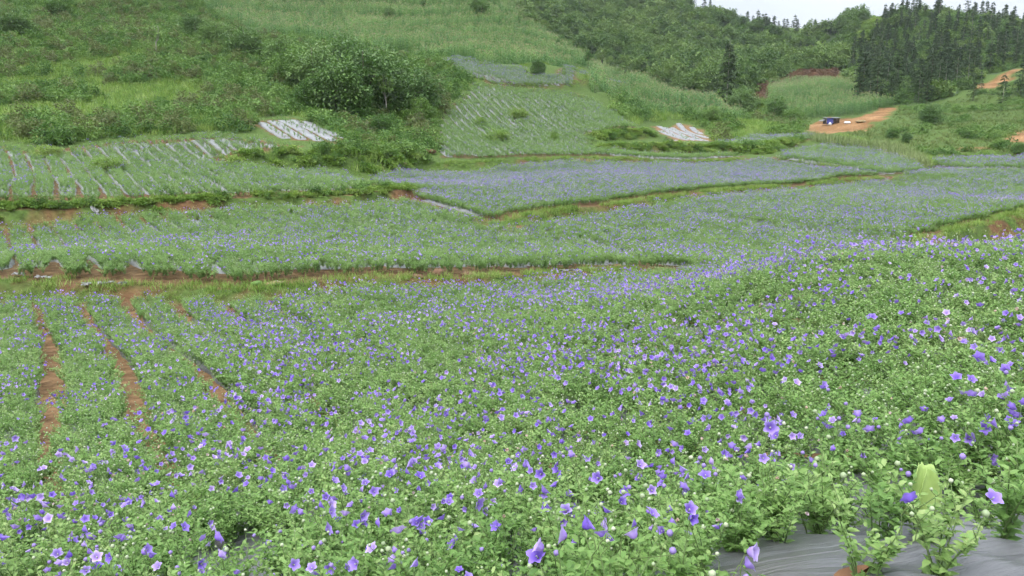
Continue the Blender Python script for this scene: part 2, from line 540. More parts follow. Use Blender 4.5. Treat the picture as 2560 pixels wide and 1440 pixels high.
def leaves(g, P, D, L, W, rng, droop=.2, fold=.18, mi=0, rnd=None, simple=False):
    """ovate leaves: base at P, along D"""
    n = len(P)
    L = np.broadcast_to(L, (n,))[:, None]; W = np.broadcast_to(W, (n,))[:, None]
    D = nrm(D)
    up = np.tile([0, 0, 1.0], (n, 1)) + rng.normal(0, .35, (n, 3))
    side = nrm(np.cross(D, up)); nr = np.cross(side, D)
    tip = P + D * L - np.array([0, 0, 1]) * droop * L
    l = P + D * L * .42 + side * W * .5 + nr * W * fold
    r = P + D * L * .42 - side * W * .5 + nr * W * fold
    q = rng.random(n) if rnd is None else np.broadcast_to(rnd, (n,))
    if simple:
        V = np.stack([P, l, r, tip], 1).reshape(-1, 3)
        b = np.arange(n)[:, None] * 4
        T = np.concatenate([b + [0, 3, 1], b + [0, 2, 3]], 1).reshape(-1, 3)
        g.add(V, T, np.repeat(q, 4), mi)
        return
    dz = np.array([0, 0, 1]) * droop * L
    c1, c2 = P + D * L * .30 - dz * .08, P + D * L * .66 - dz * .42
    l1, r1 = c1 + side * W * .46 + nr * W * fold, c1 - side * W * .46 + nr * W * fold
    l2, r2 = c2 + side * W * .37 + nr * W * fold, c2 - side * W * .37 + nr * W * fold
    V = np.stack([P, l1, c1, r1, l2, c2, r2, tip], 1).reshape(-1, 3)
    b = np.arange(n)[:, None] * 8
    T = np.concatenate([b + t for t in ([0, 2, 1], [0, 3, 2], [1, 2, 5], [1, 5, 4], [2, 3, 6], [2, 6, 5], [4, 5, 7], [5, 6, 7])], 1).reshape(-1, 3)
    g.add(V, T, np.repeat(q, 8), mi)


def blades(g, P, az, L, W, rise, droop, rng, mi=0, seg=3, rnd=None):
    """arching strap leaves"""
    n = len(P)
    L = np.broadcast_to(L, (n,)); W = np.broadcast_to(W, (n,))
    rise = np.broadcast_to(rise, (n,)); droop = np.broadcast_to(droop, (n,))
    H = np.stack([np.cos(az), np.sin(az), np.zeros(n)], 1)
    sd = np.stack([-np.sin(az), np.cos(az), np.zeros(n)], 1)
    rows = []
    for k in range(seg + 1):
        t = k / seg
        c = P + H * (L * t * np.cos(rise))[:, None] + np.array([0, 0, 1]) * (L * (t * np.sin(rise) - droop * t * t))[:, None]
        w = W * (.7 + .6 * t if t < .5 else 2 * (1 - t))
        if k < seg:
            rows.append(c + sd * (w * .5)[:, None]); rows.append(c - sd * (w * .5)[:, None])
        else:
            rows.append(c)
    m = len(rows)
    V = np.stack(rows, 1).reshape(-1, 3)
    b = np.arange(n)[:, None] * m
    tr = []
    for k in range(seg - 1):
        a = 2 * k
        tr += [[a, a + 1, a + 3], [a, a + 3, a + 2]]
    a = 2 * (seg - 1)
    tr += [[a, a + 1, a + 2]]
    T = np.concatenate([b + t for t in tr], 1).reshape(-1, 3)
    q = rng.random(n) if rnd is None else np.broadcast_to(rnd, (n,))
    g.add(V, T, np.repeat(q, m), mi)


def tube(g, path, rad, sides=5, mi=0, rnd=.5):
    path = np.asarray(path, float); n = len(path)
    rad = np.broadcast_to(rad, (n,))
    d = np.gradient(path, axis=0); d = nrm(d)
    ref = np.array([1.0, 0.1, 0]) if abs(d[0][2]) > .6 else np.array([0, 0, 1.0])
    a = nrm(np.cross(d, ref)); b = np.cross(d, a)
    th = np.arange(sides) / sides * 2 * math.pi
    V = (path[:, None] + rad[:, None, None] * (np.cos(th)[None, :, None] * a[:, None] + np.sin(th)[None, :, None] * b[:, None])).reshape(-1, 3)
    T = []
    for i in range(n - 1):
        for k in range(sides):
            p, q = i * sides + k, i * sides + (k + 1) % sides
            T += [[p, q, q + sides], [p, q + sides, p + sides]]
    for k in range(1, sides - 1):
        T.append([(n - 1) * sides, (n - 1) * sides + k, (n - 1) * sides + k + 1])
    g.add(V, T, rnd, mi)


def star(g, P, axis, R, rng, mi=0, wilt=0.0):
    """five-pointed bell flower opening along axis"""
    axis = np.asarray(axis, float); axis = axis / np.linalg.norm(axis)
    a = nrm(np.cross(axis, [0.3, .2, 1.0])); b = np.cross(axis, a)
    ph = rng.random() * 6.28
    V, Rn = [np.asarray(P)], [0.0]
    rings = [(.22, .18, .15), (.55, .42, .5), (1.0, .70, 1.0)]
    dep = [.16, .48, .62]
    for j, (rt, rn, q) in enumerate(rings):
        for k in range(10):
            th = ph + k * math.pi / 5
            tipk = (k % 2 == 0)
            r = R * (rt if tipk else rn) * (1 + rng.normal(0, .05))
            h = R * (dep[j] + (.10 if (tipk and j == 2) else 0) + rng.normal(0, .05 + wilt))
            V.append(np.asarray(P) + r * (math.cos(th) * a + math.sin(th) * b) + axis * h)
            Rn.append(q)
    T = []
    for k in range(10):
        k2 = (k + 1) % 10
        T.append([0, 1 + k, 1 + k2])
        for j in range(2):
            p, q = 1 + j * 10 + k, 1 + j * 10 + k2
            T += [[p, p + 10, q + 10], [p, q + 10, q]]
    g.add(V, T, Rn, mi)


def ball(g, P, axis, r, h, mi=0, rnd=.5, rng=None):
    axis = np.asarray(axis, float); axis = axis / np.linalg.norm(axis)
    a = nrm(np.cross(axis, [0.3, .2, 1.0])); b = np.cross(axis, a)
    V = [np.asarray(P)]
    for t, rr in ((.3, .85), (.62, 1.0), (.88, .55)):
        for k in range(5):
            th = k * 2 * math.pi / 5
            V.append(np.asarray(P) + axis * h * t + r * rr * (math.cos(th) * a + math.sin(th) * b))
    V.append(np.asarray(P) + axis * h)
    T = []
    for k in range(5):
        k2 = (k + 1) % 5
        T.append([0, 1 + k2, 1 + k])
        for j in range(2):
            p, q = 1 + j * 5 + k, 1 + j * 5 + k2
            T += [[p, q, q + 5], [p, q + 5, p + 5]]
        T.append([11 + k, 11 + k2, 16])
    g.add(V, T, rnd, mi)


def instancer(name, protos, P, rot, scl, idx):
    """one object that carries many copies of the prototype meshes (for masses nobody could count)"""
    n = len(P)
    me = bpy.data.meshes.new(name)
    me.vertices.add(n)
    me.vertices.foreach_set("co", np.asarray(P, np.float32).ravel())
    a = me.attributes.new("rot", 'FLOAT_VECTOR', 'POINT'); a.data.foreach_set("vector", np.asarray(rot, np.float32).ravel())
    scl = np.asarray(scl, np.float32)
    if scl.ndim == 1:
        scl = np.repeat(scl[:, None], 3, 1)
    a = me.attributes.new("scl", 'FLOAT_VECTOR', 'POINT'); a.data.foreach_set("vector", scl.ravel())
    a = me.attributes.new("idx", 'INT', 'POINT'); a.data.foreach_set("value", np.asarray(idx, np.int32))
    me.update()
    o = obj(name, me)
    ng = bpy.data.node_groups.new(name, 'GeometryNodeTree')
    ng.interface.new_socket("Geometry", in_out='INPUT', socket_type='NodeSocketGeometry')
    ng.interface.new_socket("Geometry", in_out='OUTPUT', socket_type='NodeSocketGeometry')
    N, Lk = ng.nodes, ng.links
    gi, go = N.new("NodeGroupInput"), N.new("NodeGroupOutput")
    jn = N.new("GeometryNodeJoinGeometry")

    def na(nm, ty):
        x = N.new("GeometryNodeInputNamedAttribute"); x.data_type = ty; x.inputs[0].default_value = nm
        return x.outputs[0]
    ar, asc, ai = na("rot", 'FLOAT_VECTOR'), na("scl", 'FLOAT_VECTOR'), na("idx", 'INT')
    for k, po in enumerate(protos):
        oi = N.new("GeometryNodeObjectInfo"); oi.inputs[0].default_value = po; oi.transform_space = 'ORIGINAL'
        cp = N.new("FunctionNodeCompare"); cp.data_type = 'INT'; cp.operation = 'EQUAL'
        si = [s for s in cp.inputs if s.type == 'INT']
        Lk.new(ai, si[0]); si[1].default_value = k
        ip = N.new("GeometryNodeInstanceOnPoints")
        Lk.new(gi.outputs[0], ip.inputs["Points"]); Lk.new(cp.outputs[0], ip.inputs["Selection"])
        Lk.new(oi.outputs["Geometry"], ip.inputs["Instance"])
        Lk.new(ar, ip.inputs["Rotation"]); Lk.new(asc, ip.inputs["Scale"])
        Lk.new(ip.outputs[0], jn.inputs[0])
    Lk.new(jn.outputs[0], go.inputs[0])
    md = o.modifiers.new("scatter", 'NODES'); md.node_group = ng
    return o


def proto(name, me):
    return bpy.data.objects.new(name, me)      # never linked to the scene: only its mesh is used


def grid_points(poly, step, jit=.45, rng=RNG):
    A = np.array(poly)
    x0, y0 = A.min(0); x1, y1 = A.max(0)
    xs, ys = np.meshgrid(np.arange(x0, x1, step), np.arange(y0, y1, step))
    xs = xs.ravel() + rng.uniform(-jit, jit, xs.size) * step
    ys = ys.ravel() + rng.uniform(-jit, jit, ys.size) * step
    k = inpoly(xs, ys, poly)
    return xs[k], ys[k]


def in_view(x, y, z, mu=160, mv=160):
    c, s = math.cos(PITCH), math.sin(PITCH)
    f = y * c - z * s
    up = y * s + z * c
    u = 1280 + F * x / np.maximum(f, .05)
    v = 720 - F * up / np.maximum(f, .05)
    return (f > .3) & (u > -mu) & (u < 2560 + mu) & (v > -mv) & (v < 1440 + mv)


def rotz(n, tilt=.1, rng=RNG):
    return np.c_[rng.normal(0, tilt, n), rng.normal(0, tilt, n), rng.uniform(0, 6.283, n)]


# ------------------------------------------------------------------ regions of the ground
SHRUB_SLOPE = world_poly([(-150, -80), (430, -60), (520, 25), (640, 95), (780, 100), (1000, 148), (1100, 143), (1160, 180), (1190, 200), (1120, 265), (1095, 300), (1090, 388),
                          (1000, 402), (930, 425), (880, 440), (860, 395), (880, 360), (850, 345), (740, 288), (630, 298), (635, 335), (550, 333), (290, 343), (130, 368), (0, 350), (-150, 360)])
DUG = world_poly([(1870, 252), (1900, 225), (1990, 195), (2098, 186), (2085, 206), (2010, 216), (1930, 228), (1915, 256)])
CLAY = world_poly([(2005, 318), (2040, 302), (2100, 298), (2160, 290), (2205, 272), (2245, 263), (2232, 284), (2190, 308), (2160, 325), (2110, 334), (2030, 336)])
CLAY2 = world_poly([(2432, 229), (2445, 214), (2490, 200), (2540, 188), (2545, 194), (2500, 208), (2490, 226), (2460, 232)])
CLAY3 = world_poly([(2525, 345), (2545, 328), (2600, 318), (2600, 362), (2530, 362)])
CLAY4 = world_poly([(2370, 388), (2400, 376), (2480, 370), (2570, 366), (2570, 374), (2420, 382)])
FOREST = world_poly([(1150, -140), (1235, -10), (1330, 78), (1480, 158), (1640, 208), (1790, 240), (1860, 248), (1900, 222), (1990, 192), (2098, 184), (2125, 150), (2140, 95), (2150, 45),
                     (2060, 88), (1950, 86), (1860, 58), (1800, 30), (1700, -20), (1600, -140)])
PINES = world_poly([(2130, 140), (2200, 70), (2216, 22), (2300, 22), (2420, 28), (2500, 52), (2620, 62), (2620, 175), (2560, 178), (2440, 208), (2420, 232), (2380, 248), (2310, 262), (2250, 262),
                    (2160, 262), (2125, 225)])
MEADOW = world_poly([(2230, 300), (2250, 268), (2320, 268), (2440, 240), (2620, 190), (2620, 392), (2340, 398), (2290, 385), (2180, 352), (2100, 336), (2160, 326), (2200, 306)])

fh = .25
FIELDS = {}


def field(key, px, h=fh, **kw):
    FIELDS[key] = dict(poly=world_poly(px, h), **kw)


NEAR_FAR_EDGE = [(p[0], p[1] - .5) for p in MARGIN]
FIELDS['near'] = dict(poly=[(-26, 21)] + NEAR_FAR_EDGE + [(9, 22.3), (15, 22), (24, 20), (26, 5), (12, 0.6), (1.5, 1.45), (-1.5, 1.5), (-4, 1.2), (-26, 5)])
field('middle', [(-160, 690), (0, 694), (250, 702), (620, 708), (800, 690), (1080, 678), (1500, 660), (1690, 655), (1510, 612), (1290, 560), (1235, 552), (1110, 512), (1010, 486), (880, 497),
                 (500, 512), (250, 528), (0, 547), (-160, 560)])
field('right', [(1300, 556), (1560, 516), (1840, 481), (2100, 457), (2230, 440), (2340, 423), (2700, 421), (2700, 520), (2560, 542), (2400, 586), (2320, 608), (2300, 640), (2000, 680), (1760, 672), (1705, 660), (1525, 612)])
field('purple', [(925, 432), (1010, 410), (1300, 407), (1600, 405), (1890, 393), (1935, 396), (2020, 410), (2115, 424), (2200, 432), (2100, 445), (1840, 468), (1560, 502), (1400, 519), (1232, 542), (1110, 508), (1000, 475)])
field('left', [(-160, 545), (0, 528), (250, 512), (500, 496), (880, 483), (935, 470), (900, 445), (870, 410), (720, 406), (600, 410), (588, 402), (690, 386), (850, 362), (760, 372), (640, 352), (550, 337), (290, 346), (130, 372), (0, 355), (-160, 365)])
field('plastic_west', [(628, 300), (740, 289), (785, 303), (865, 345), (848, 360), (690, 350)])
field('slope', [(1100, 390), (1098, 300), (1125, 266), (1160, 235), (1190, 203), (1300, 216), (1480, 240), (1520, 270), (1590, 316), (1490, 340), (1480, 365), (1560, 374), (1800, 376), (1890, 380), (1600, 392), (1300, 394)])
field('upper', [(1100, 147), (1150, 143), (1210, 160), (1300, 166), (1325, 188), (1400, 188), (1455, 172), (1466, 184), (1425, 214), (1300, 216), (1240, 204), (1150, 180)])
field('upper_east', [(1505, 206), (1560, 201), (1610, 203), (1655, 219), (1620, 216), (1560, 212)])
field('plastic_east', [(1628, 306), (1690, 301), (1750, 316), (1775, 350), (1690, 351), (1660, 330)])
field('strip', [(1800, 377), (1900, 362), (1990, 350), (2080, 338), (1960, 338), (1880, 342), (1790, 360)])
field('back', [(1935, 394), (1990, 366), (2060, 362), (2200, 376), (2280, 398), (2320, 424), (2220, 432), (2115, 416), (2020, 402)])
field('far_east', [(2338, 400), (2450, 396), (2620, 393), (2620, 416), (2440, 416), (2340, 414)])

# ------------------------------------------------------------------ terrain sheet
rr = [1.0]
while rr[-1] < 1000:
    r = rr[-1]
    rr.append(r * (1.006 if 27 < r < 92 else (1.012 if r < 27 else 1.014)))
rr = np.array([0.05, .5] + rr)
th = np.linspace(-math.radians(58), math.radians(58), 430)
RR, TH = np.meshgrid(rr, th, indexing='ij')
GX, GY = RR * np.sin(TH), RR * np.cos(TH) - 3.0
GZ = zt(GX.ravel(), GY.ravel()).reshape(GX.shape)
nr_, nc_ = GX.shape
V = np.stack([GX, GY, GZ], -1).reshape(-1, 3)
ii = (np.arange(nr_ - 1)[:, None] * nc_ + np.arange(nc_ - 1)[None]).ravel()
T = np.concatenate([np.stack([ii, ii + nc_ + 1, ii + 1], 1), np.stack([ii, ii + nc_, ii + nc_ + 1], 1)])
jx = V[:, 0] + (noise(V[:, 0], V[:, 1], 2.5, 31, 2) - .5) * np.clip(V[:, 1] / 40, .2, 4)
jy = V[:, 1] + (noise(V[:, 0], V[:, 1], 2.5, 37, 2) - .5) * np.clip(V[:, 1] / 25, .2, 6)
C_GRASS, C_SOIL, C_FOR = np.array([.078, .125, .032]), np.array([.225, .138, .072]), np.array([.045, .075, .028])
C_CLAY, C_DUG, C_CORN = np.array([.24, .135, .06]), np.array([.155, .075, .045]), np.array([.10, .15, .05])
colr = np.tile(C_GRASS, (len(V), 1))
n1 = noise(V[:, 0], V[:, 1], 6, 41, 3)[:, None]
colr = colr * (.75 + .5 * n1)


def paint(k, c, amt=1.0):
    colr[k] = colr[k] * (1 - amt) + np.asarray(c) * (.8 + .4 * n1[k]) * amt


OPEN = world_poly([(2098, 186), (2130, 140), (2200, 70), (2216, 36), (2150, 60), (2128, 100)])
paint(inpoly(jx, jy, FOREST) | inpoly(jx, jy, PINES) | inpoly(jx, jy, OPEN), C_FOR)
for pl in (CORN_HILL, CORN_MID, CORN_FAR):
    paint(inpoly(jx, jy, pl), C_CORN)
for key, f in FIELDS.items():
    paint(inpoly(jx, jy, f['poly']), C_SOIL if key in ('near', 'plastic_east') else (C_SOIL * [.62, .66, .66] if key in ('middle', 'left', 'right', 'purple', 'plastic_west') else C_SOIL * [.5, .65, .6]))
paint(inpoly(jx, jy, DUG), C_DUG)
n3 = noise(V[:, 0], V[:, 1], 3.0, 141, 3)
for pl in (CLAY, CLAY2, CLAY3, CLAY4):
    k = inpoly(jx, jy, pl)
    paint(k & (n3 < .62), C_CLAY)
    paint(k & (n3 < .40), C_CLAY * [.75, .7, .65])
    paint(k & (n3 >= .62), C_CLAY * [1.25, 1.3, 1.4])
sd, t = linedist(V[:, 0], V[:, 1], MARGIN)
paint(np.abs(sd + (n1[:, 0] - .5) * .5) < .45, C_SOIL)
for b in BANKS:
    L = np.array(b['line'])
    bb = np.where((V[:, 0] > L[:, 0].min() - 3) & (V[:, 0] < L[:, 0].max() + 3) & (V[:, 1] > L[:, 1].min() - 3) & (V[:, 1] < L[:, 1].max() + 3))[0]
    sd, t = linedist(V[bb, 0], V[bb, 1], b['line'])
    wob = (noise(V[bb, 0], V[bb, 1], 1.7, 20, 2) - .5) * .5
    k = np.abs(sd + wob) < b['w'] * 1.5
    if b is BANKS[0] or b is BANKS[1] or b is BANKS[11]:
        kk = np.abs(sd + wob * 2) < 1.25
        colr[bb[kk]] = (C_SOIL * [.6, .62, .6]) * (.7 + .6 * n1[bb[kk]])
    gq = np.clip((noise(V[bb, 0], V[bb, 1], .9, 77, 3) - (.16 + .34 * b['soil'])) * 4 + .5, 0, 1)
    mixc = C_SOIL[None] * [.62, .58, .56] * (1 - gq[:, None]) + C_GRASS[None] * gq[:, None]
    colr[bb[k]] = mixc[k] * (.8 + .4 * n1[bb[k]])
me = Geo().add(V, T).mesh('terrain', [], True)
ca = me.attributes.new("ground_colour", 'FLOAT_COLOR', 'POINT')
ca.data.foreach_set("color", np.c_[colr, np.ones(len(colr))].astype(np.float32).ravel())
m, N, Lk = mat('ground')
at = N.new("ShaderNodeAttribute"); at.attribute_name = "ground_colour"
ge = N.new("ShaderNodeNewGeometry")
nz = N.new("ShaderNodeTexNoise"); nz.inputs["Scale"].default_value = 4.5; nz.inputs["Detail"].default_value = 8
Lk.new(ge.outputs["Position"], nz.inputs["Vector"])
r = ramp(N, [(.6, .58, .55), (1.3, 1.3, 1.3)], [.3, .7])
Lk.new(nz.outputs["Fac"], r.inputs[0])
mm = N.new("ShaderNodeMix"); mm.data_type = 'RGBA'; mm.blend_type = 'MULTIPLY'; mm.inputs[0].default_value = 1
Lk.new(at.outputs["Color"], mm.inputs[6]); Lk.new(r.outputs[0], mm.inputs[7])
p = N.new("ShaderNodeBsdfPrincipled"); p.inputs["Roughness"].default_value = .95; p.inputs["Specular IOR Level"].default_value = .1
Lk.new(mm.outputs[2], p.inputs["Base Color"])
n2 = N.new("ShaderNodeTexNoise"); n2.inputs["Scale"].default_value = 9; n2.inputs["Detail"].default_value = 8
Lk.new(ge.outputs["Position"], n2.inputs["Vector"])
bp = N.new("ShaderNodeBump"); bp.inputs["Strength"].default_value = .7; bp.inputs["Distance"].default_value = .08
Lk.new(n2.outputs["Fac"], bp.inputs["Height"]); Lk.new(bp.outputs[0], p.inputs["Normal"])
o = N.new("ShaderNodeOutputMaterial"); Lk.new(p.outputs[0], o.inputs[0])
me.materials.append(m)
tag(obj('terrain', me), kind='structure')

# ------------------------------------------------------------------ mulch beds: one strip for each bed
A_ROW = math.radians(32)
DR = np.array([-math.sin(A_ROW), math.cos(A_ROW)])
NR = np.array([math.cos(A_ROW), math.sin(A_ROW)])
# field: pitch, bed width, across lines, spacing along, cover 0..1, flower share, plant scale
SPEC = dict(
    near=(.86, .74, 5, .148, .985, .56, .73),
    middle=(.86, .64, 4, .21, .83, .30, .84),
    right=(.95, .72, 4, .21, .985, .54, .88),
    purple=(.95, .70, 4, .21, .98, .86, .88),
    left=(.92, .70, 3, .24, .84, .22, .92),
    plastic_west=(1.15, .86, 2, .55, .62, .02, .8),
    slope=(.92, .70, 3, .27, .86, .08, 1.0),
    upper=(.95, .85, 4, .28, .95, 1.0, .95),
    upper_east=(1.1, .86, 3, .35, .97, .7, 1.15),
    plastic_east=(1.7, 1.3, 3, .8, .35, .0, .6),
    strip=(1.1, .82, 3, .36, .95, .6, 1.1),
    back=(1.0, .8, 3, .32, .97, .5, 1.1),
    far_east=(1.0, .8, 3, .32, .98, .9, 1.1),
)
LABEL = dict(near='foreground', middle='middle', right='right', purple='purple', left='left', plastic_west='plastic', slope='slope', upper='upper', upper_east='upper', plastic_east='plastic', strip='strip', back='back', far_east='far')
ROWS = {}


def warp(l, s, ph):
    return .55 * np.sin(l / 17.0 + ph) + .25 * np.sin(l / 7.0 + ph * 2.3) + .05 * np.sin(l / 1.9 + s)


for fi, (key, f) in enumerate(FIELDS.items()):
    pitch, bw = SPEC[key][:2]
    ang = A_ROW * (.62 if key in ('slope', 'upper', 'upper_east') else (.12 if key == 'plastic_east' else 1))
    DR = np.array([-math.sin(ang), math.cos(ang)]); NR = np.array([math.cos(ang), math.sin(ang)])
    A = np.array(f['poly'])
    s_, l_ = A @ NR, A @ DR
    rows = []
    step = .35 if key == 'near' else .6
    for k in range(int(s_.min() / pitch) - 2, int(s_.max() / pitch) + 3):
        l = np.arange(l_.min(), l_.max(), step)
        s = k * pitch + warp(l, k * pitch, fi * 1.3)
        x, y = s * NR[0] + l * DR[0], s * NR[1] + l * DR[1]
        ok = inpoly(x, y, f['poly']) & in_view(x, y, base_z(x, y), 260, 400)
        for bi, b in enumerate(BANKS):
            if bi in (7, 8) and key.startswith('upper'):
                continue
            L = np.array(b['line'])
            if x.max() < L[:, 0].min() - 3 or x.min() > L[:, 0].max() + 3 or y.max() < L[:, 1].min() - 3 or y.min() > L[:, 1].max() + 3:
                continue
            sdb, tb = linedist(x, y, b['line'])
            ok &= ~((np.abs(sdb) < b['w'] + (.4 if b['line'][0][1] < 80 else .0)))
        i = 0
        while i < len(l):
            if ok[i]:
                j = i
                while j + 1 < len(l) and ok[j + 1]:
                    j += 1
                if j - i >= 2:
                    rows.append((k, np.stack([x[i:j + 1], y[i:j + 1]], 1)))
                i = j + 1
            else:
                i += 1
    ROWS[key] = (rows, NR)
    root = bpy.data.objects.new('flower_field', None); COL.objects.link(root)
    root['kind'] = 'structure'
    prof = np.array([(-.5, -.12), (-.46, .02), (-.36, .10), (-.15, .125), (.15, .125), (.36, .10), (.46, .02), (.5, -.12)])
    prof = prof * [{'near': .60, 'plastic_west': .98, 'plastic_east': 1.02}.get(key, pitch * .88), 1]
    for k, xy in rows:
        if not key.startswith('plastic') and len(xy) > 7:
            xy = xy[:-2] if key == 'near' else xy[2:-1]
        n = len(xy)
        z = zt(xy[:, 0], xy[:, 1])
        jw = 1 + .07 * np.sin(np.arange(n) * 1.7 + k)
        if key == 'near':
            jw = jw * (1 + .62 * np.clip((6 - xy[:, 1]) / 2, 0, 1))
        P3 = np.zeros((n, 8, 3))
        for q in range(8):
            P3[:, q, 0] = xy[:, 0] + NR[0] * prof[q, 0] * jw
            P3[:, q, 1] = xy[:, 1] + NR[1] * prof[q, 0] * jw
            P3[:, q, 2] = z + prof[q, 1] + RNG.normal(0, .008, n)
        P3[0, :, 2] -= .17; P3[-1, :, 2] -= .17; P3[1, :, 2] -= .05; P3[-2, :, 2] -= .05
        b = (np.arange(n - 1)[:, None] * 8 + np.arange(7)[None]).ravel()
        T = np.concatenate([np.stack([b, b + 1, b + 9], 1), np.stack([b, b + 9, b + 8], 1)])
        obj('mulch_bed', Geo().add(P3, T).mesh('mulch_bed', [M['plastic_dark' if key == 'near' else 'plastic']], True), root)

# ------------------------------------------------------------------ the crop: balloon flower plants
def make_plant(seed, height=.40, nst=6, nflow=2, nbud=3, nwilt=0, split=False):
    """returns foliage geometry and the places of its flowers and buds"""
    rng = np.random.default_rng(seed)
    g = Geo()
    spots = []
    tops = []
    for s in range(nst):
        az = rng.uniform(0, 6.283); lean = rng.uniform(.15, .75)
        h = height * rng.uniform(.72, 1.05)
        t = np.linspace(0, 1, 5)
        hx = np.cos(az) * lean * h * (t ** 1.5); hy = np.sin(az) * lean * h * (t ** 1.5)
        path = np.stack([hx, hy, h * (t - .12 * lean * t * t)], 1)
        path[:, :2] += rng.normal(0, .012, (1, 2))
        tube(g, path, np.linspace(.0035, .002, 5), 3, 1, .4)
        nl = int(16 * rng.uniform(.8, 1.2))
        tl = np.linspace(.12, .97, nl)
        P = np.stack([np.interp(tl, t, path[:, i]) for i in range(3)], 1)
        a = np.arange(nl) * 2.1 + rng.uniform(0, 6)
        up = .25 + .55 * tl + rng.normal(0, .18, nl)
        D = np.stack([np.cos(a), np.sin(a), up], 1)
        Ln = (.054 - .020 * tl) * rng.uniform(.8, 1.2, nl)
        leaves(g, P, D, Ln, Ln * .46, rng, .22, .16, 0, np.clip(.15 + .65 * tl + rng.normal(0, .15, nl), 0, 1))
        for _ in range(4):      # side shoots fill the canopy
            tt = rng.uniform(.35, .85)
            b0 = np.array([np.interp(tt, t, path[:, i]) for i in range(3)])
            sa = rng.uniform(0, 6.283)
            d = np.array([math.cos(sa) * .7, math.sin(sa) * .7, .7])
            sl = rng.uniform(.05, .11)
            m_ = 6
            tq = np.linspace(.2, 1, m_)
            P = b0 + d * sl * tq[:, None]
            a = np.arange(m_) * 2.3 + sa
            D = np.stack([np.cos(a), np.sin(a), np.full(m_, .6)], 1)
            leaves(g, P, D, .038 * rng.uniform(.7, 1.2, m_), .018, rng, .2, .16, 0, np.clip(.5 + rng.normal(0, .2, m_), 0, 1))
        tops.append((path[-1], az, lean))
    kinds = ['flower'] * nflow + ['bud'] * nbud + ['wilt'] * nwilt
    for i, kd in enumerate(kinds):
        tp, az, lean = tops[i % len(tops)]
        e = rng.uniform(.03, .13)
        q = az + rng.normal(0, .8)
        mid = tp + np.array([rng.normal(0, .015), rng.normal(0, .015), e * .55])
        end = tp + np.array([math.cos(q) * .03, math.sin(q) * .03, e]) + np.r_[rng.normal(0, .02, 2), 0]
        tube(g, [tp, mid, end], [.002, .0018, .0015], 3, 1, .6)
        tilt = rng.uniform(.35, 1.5)
        fa = rng.uniform(0, 6.283)
        axis = np.array([math.cos(fa) * math.sin(tilt), math.sin(fa) * math.sin(tilt), math.cos(tilt)])
        if kd == 'bud':
            axis = np.array([rng.normal(0, .3), rng.normal(0, .3), 1.0])
        spots.append((kd, end, axis, rng))
    return g, spots


def dress(g, spots, base_mi=2):
    for kd, P, ax, rng in spots:
        if kd == 'flower':
            star(g, P, ax, rng.uniform(.025, .036), rng, base_mi)
        elif kd == 'bud':
            r = rng.uniform(.004, .011)
            ball(g, P, ax, r, r * 2.1, base_mi + 1, rng.random())
        else:
            star(g, P, ax, rng.uniform(.013, .02), rng, base_mi + 2, .25)


CROP_MATS = [M['crop'], M['crop_stem'], M['petal'], M['bud'], M['wilt']]
P_FLOW, P_BARE = [], []
for i in range(9):
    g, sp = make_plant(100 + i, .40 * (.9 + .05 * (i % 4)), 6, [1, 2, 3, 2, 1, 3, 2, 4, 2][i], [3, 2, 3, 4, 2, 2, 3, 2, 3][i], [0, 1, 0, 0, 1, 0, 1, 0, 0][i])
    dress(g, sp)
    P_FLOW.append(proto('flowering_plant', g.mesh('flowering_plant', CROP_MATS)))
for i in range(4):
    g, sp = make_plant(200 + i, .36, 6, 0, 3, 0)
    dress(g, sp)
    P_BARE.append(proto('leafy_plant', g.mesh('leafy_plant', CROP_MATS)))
PROTO_CROP = P_FLOW + P_BARE

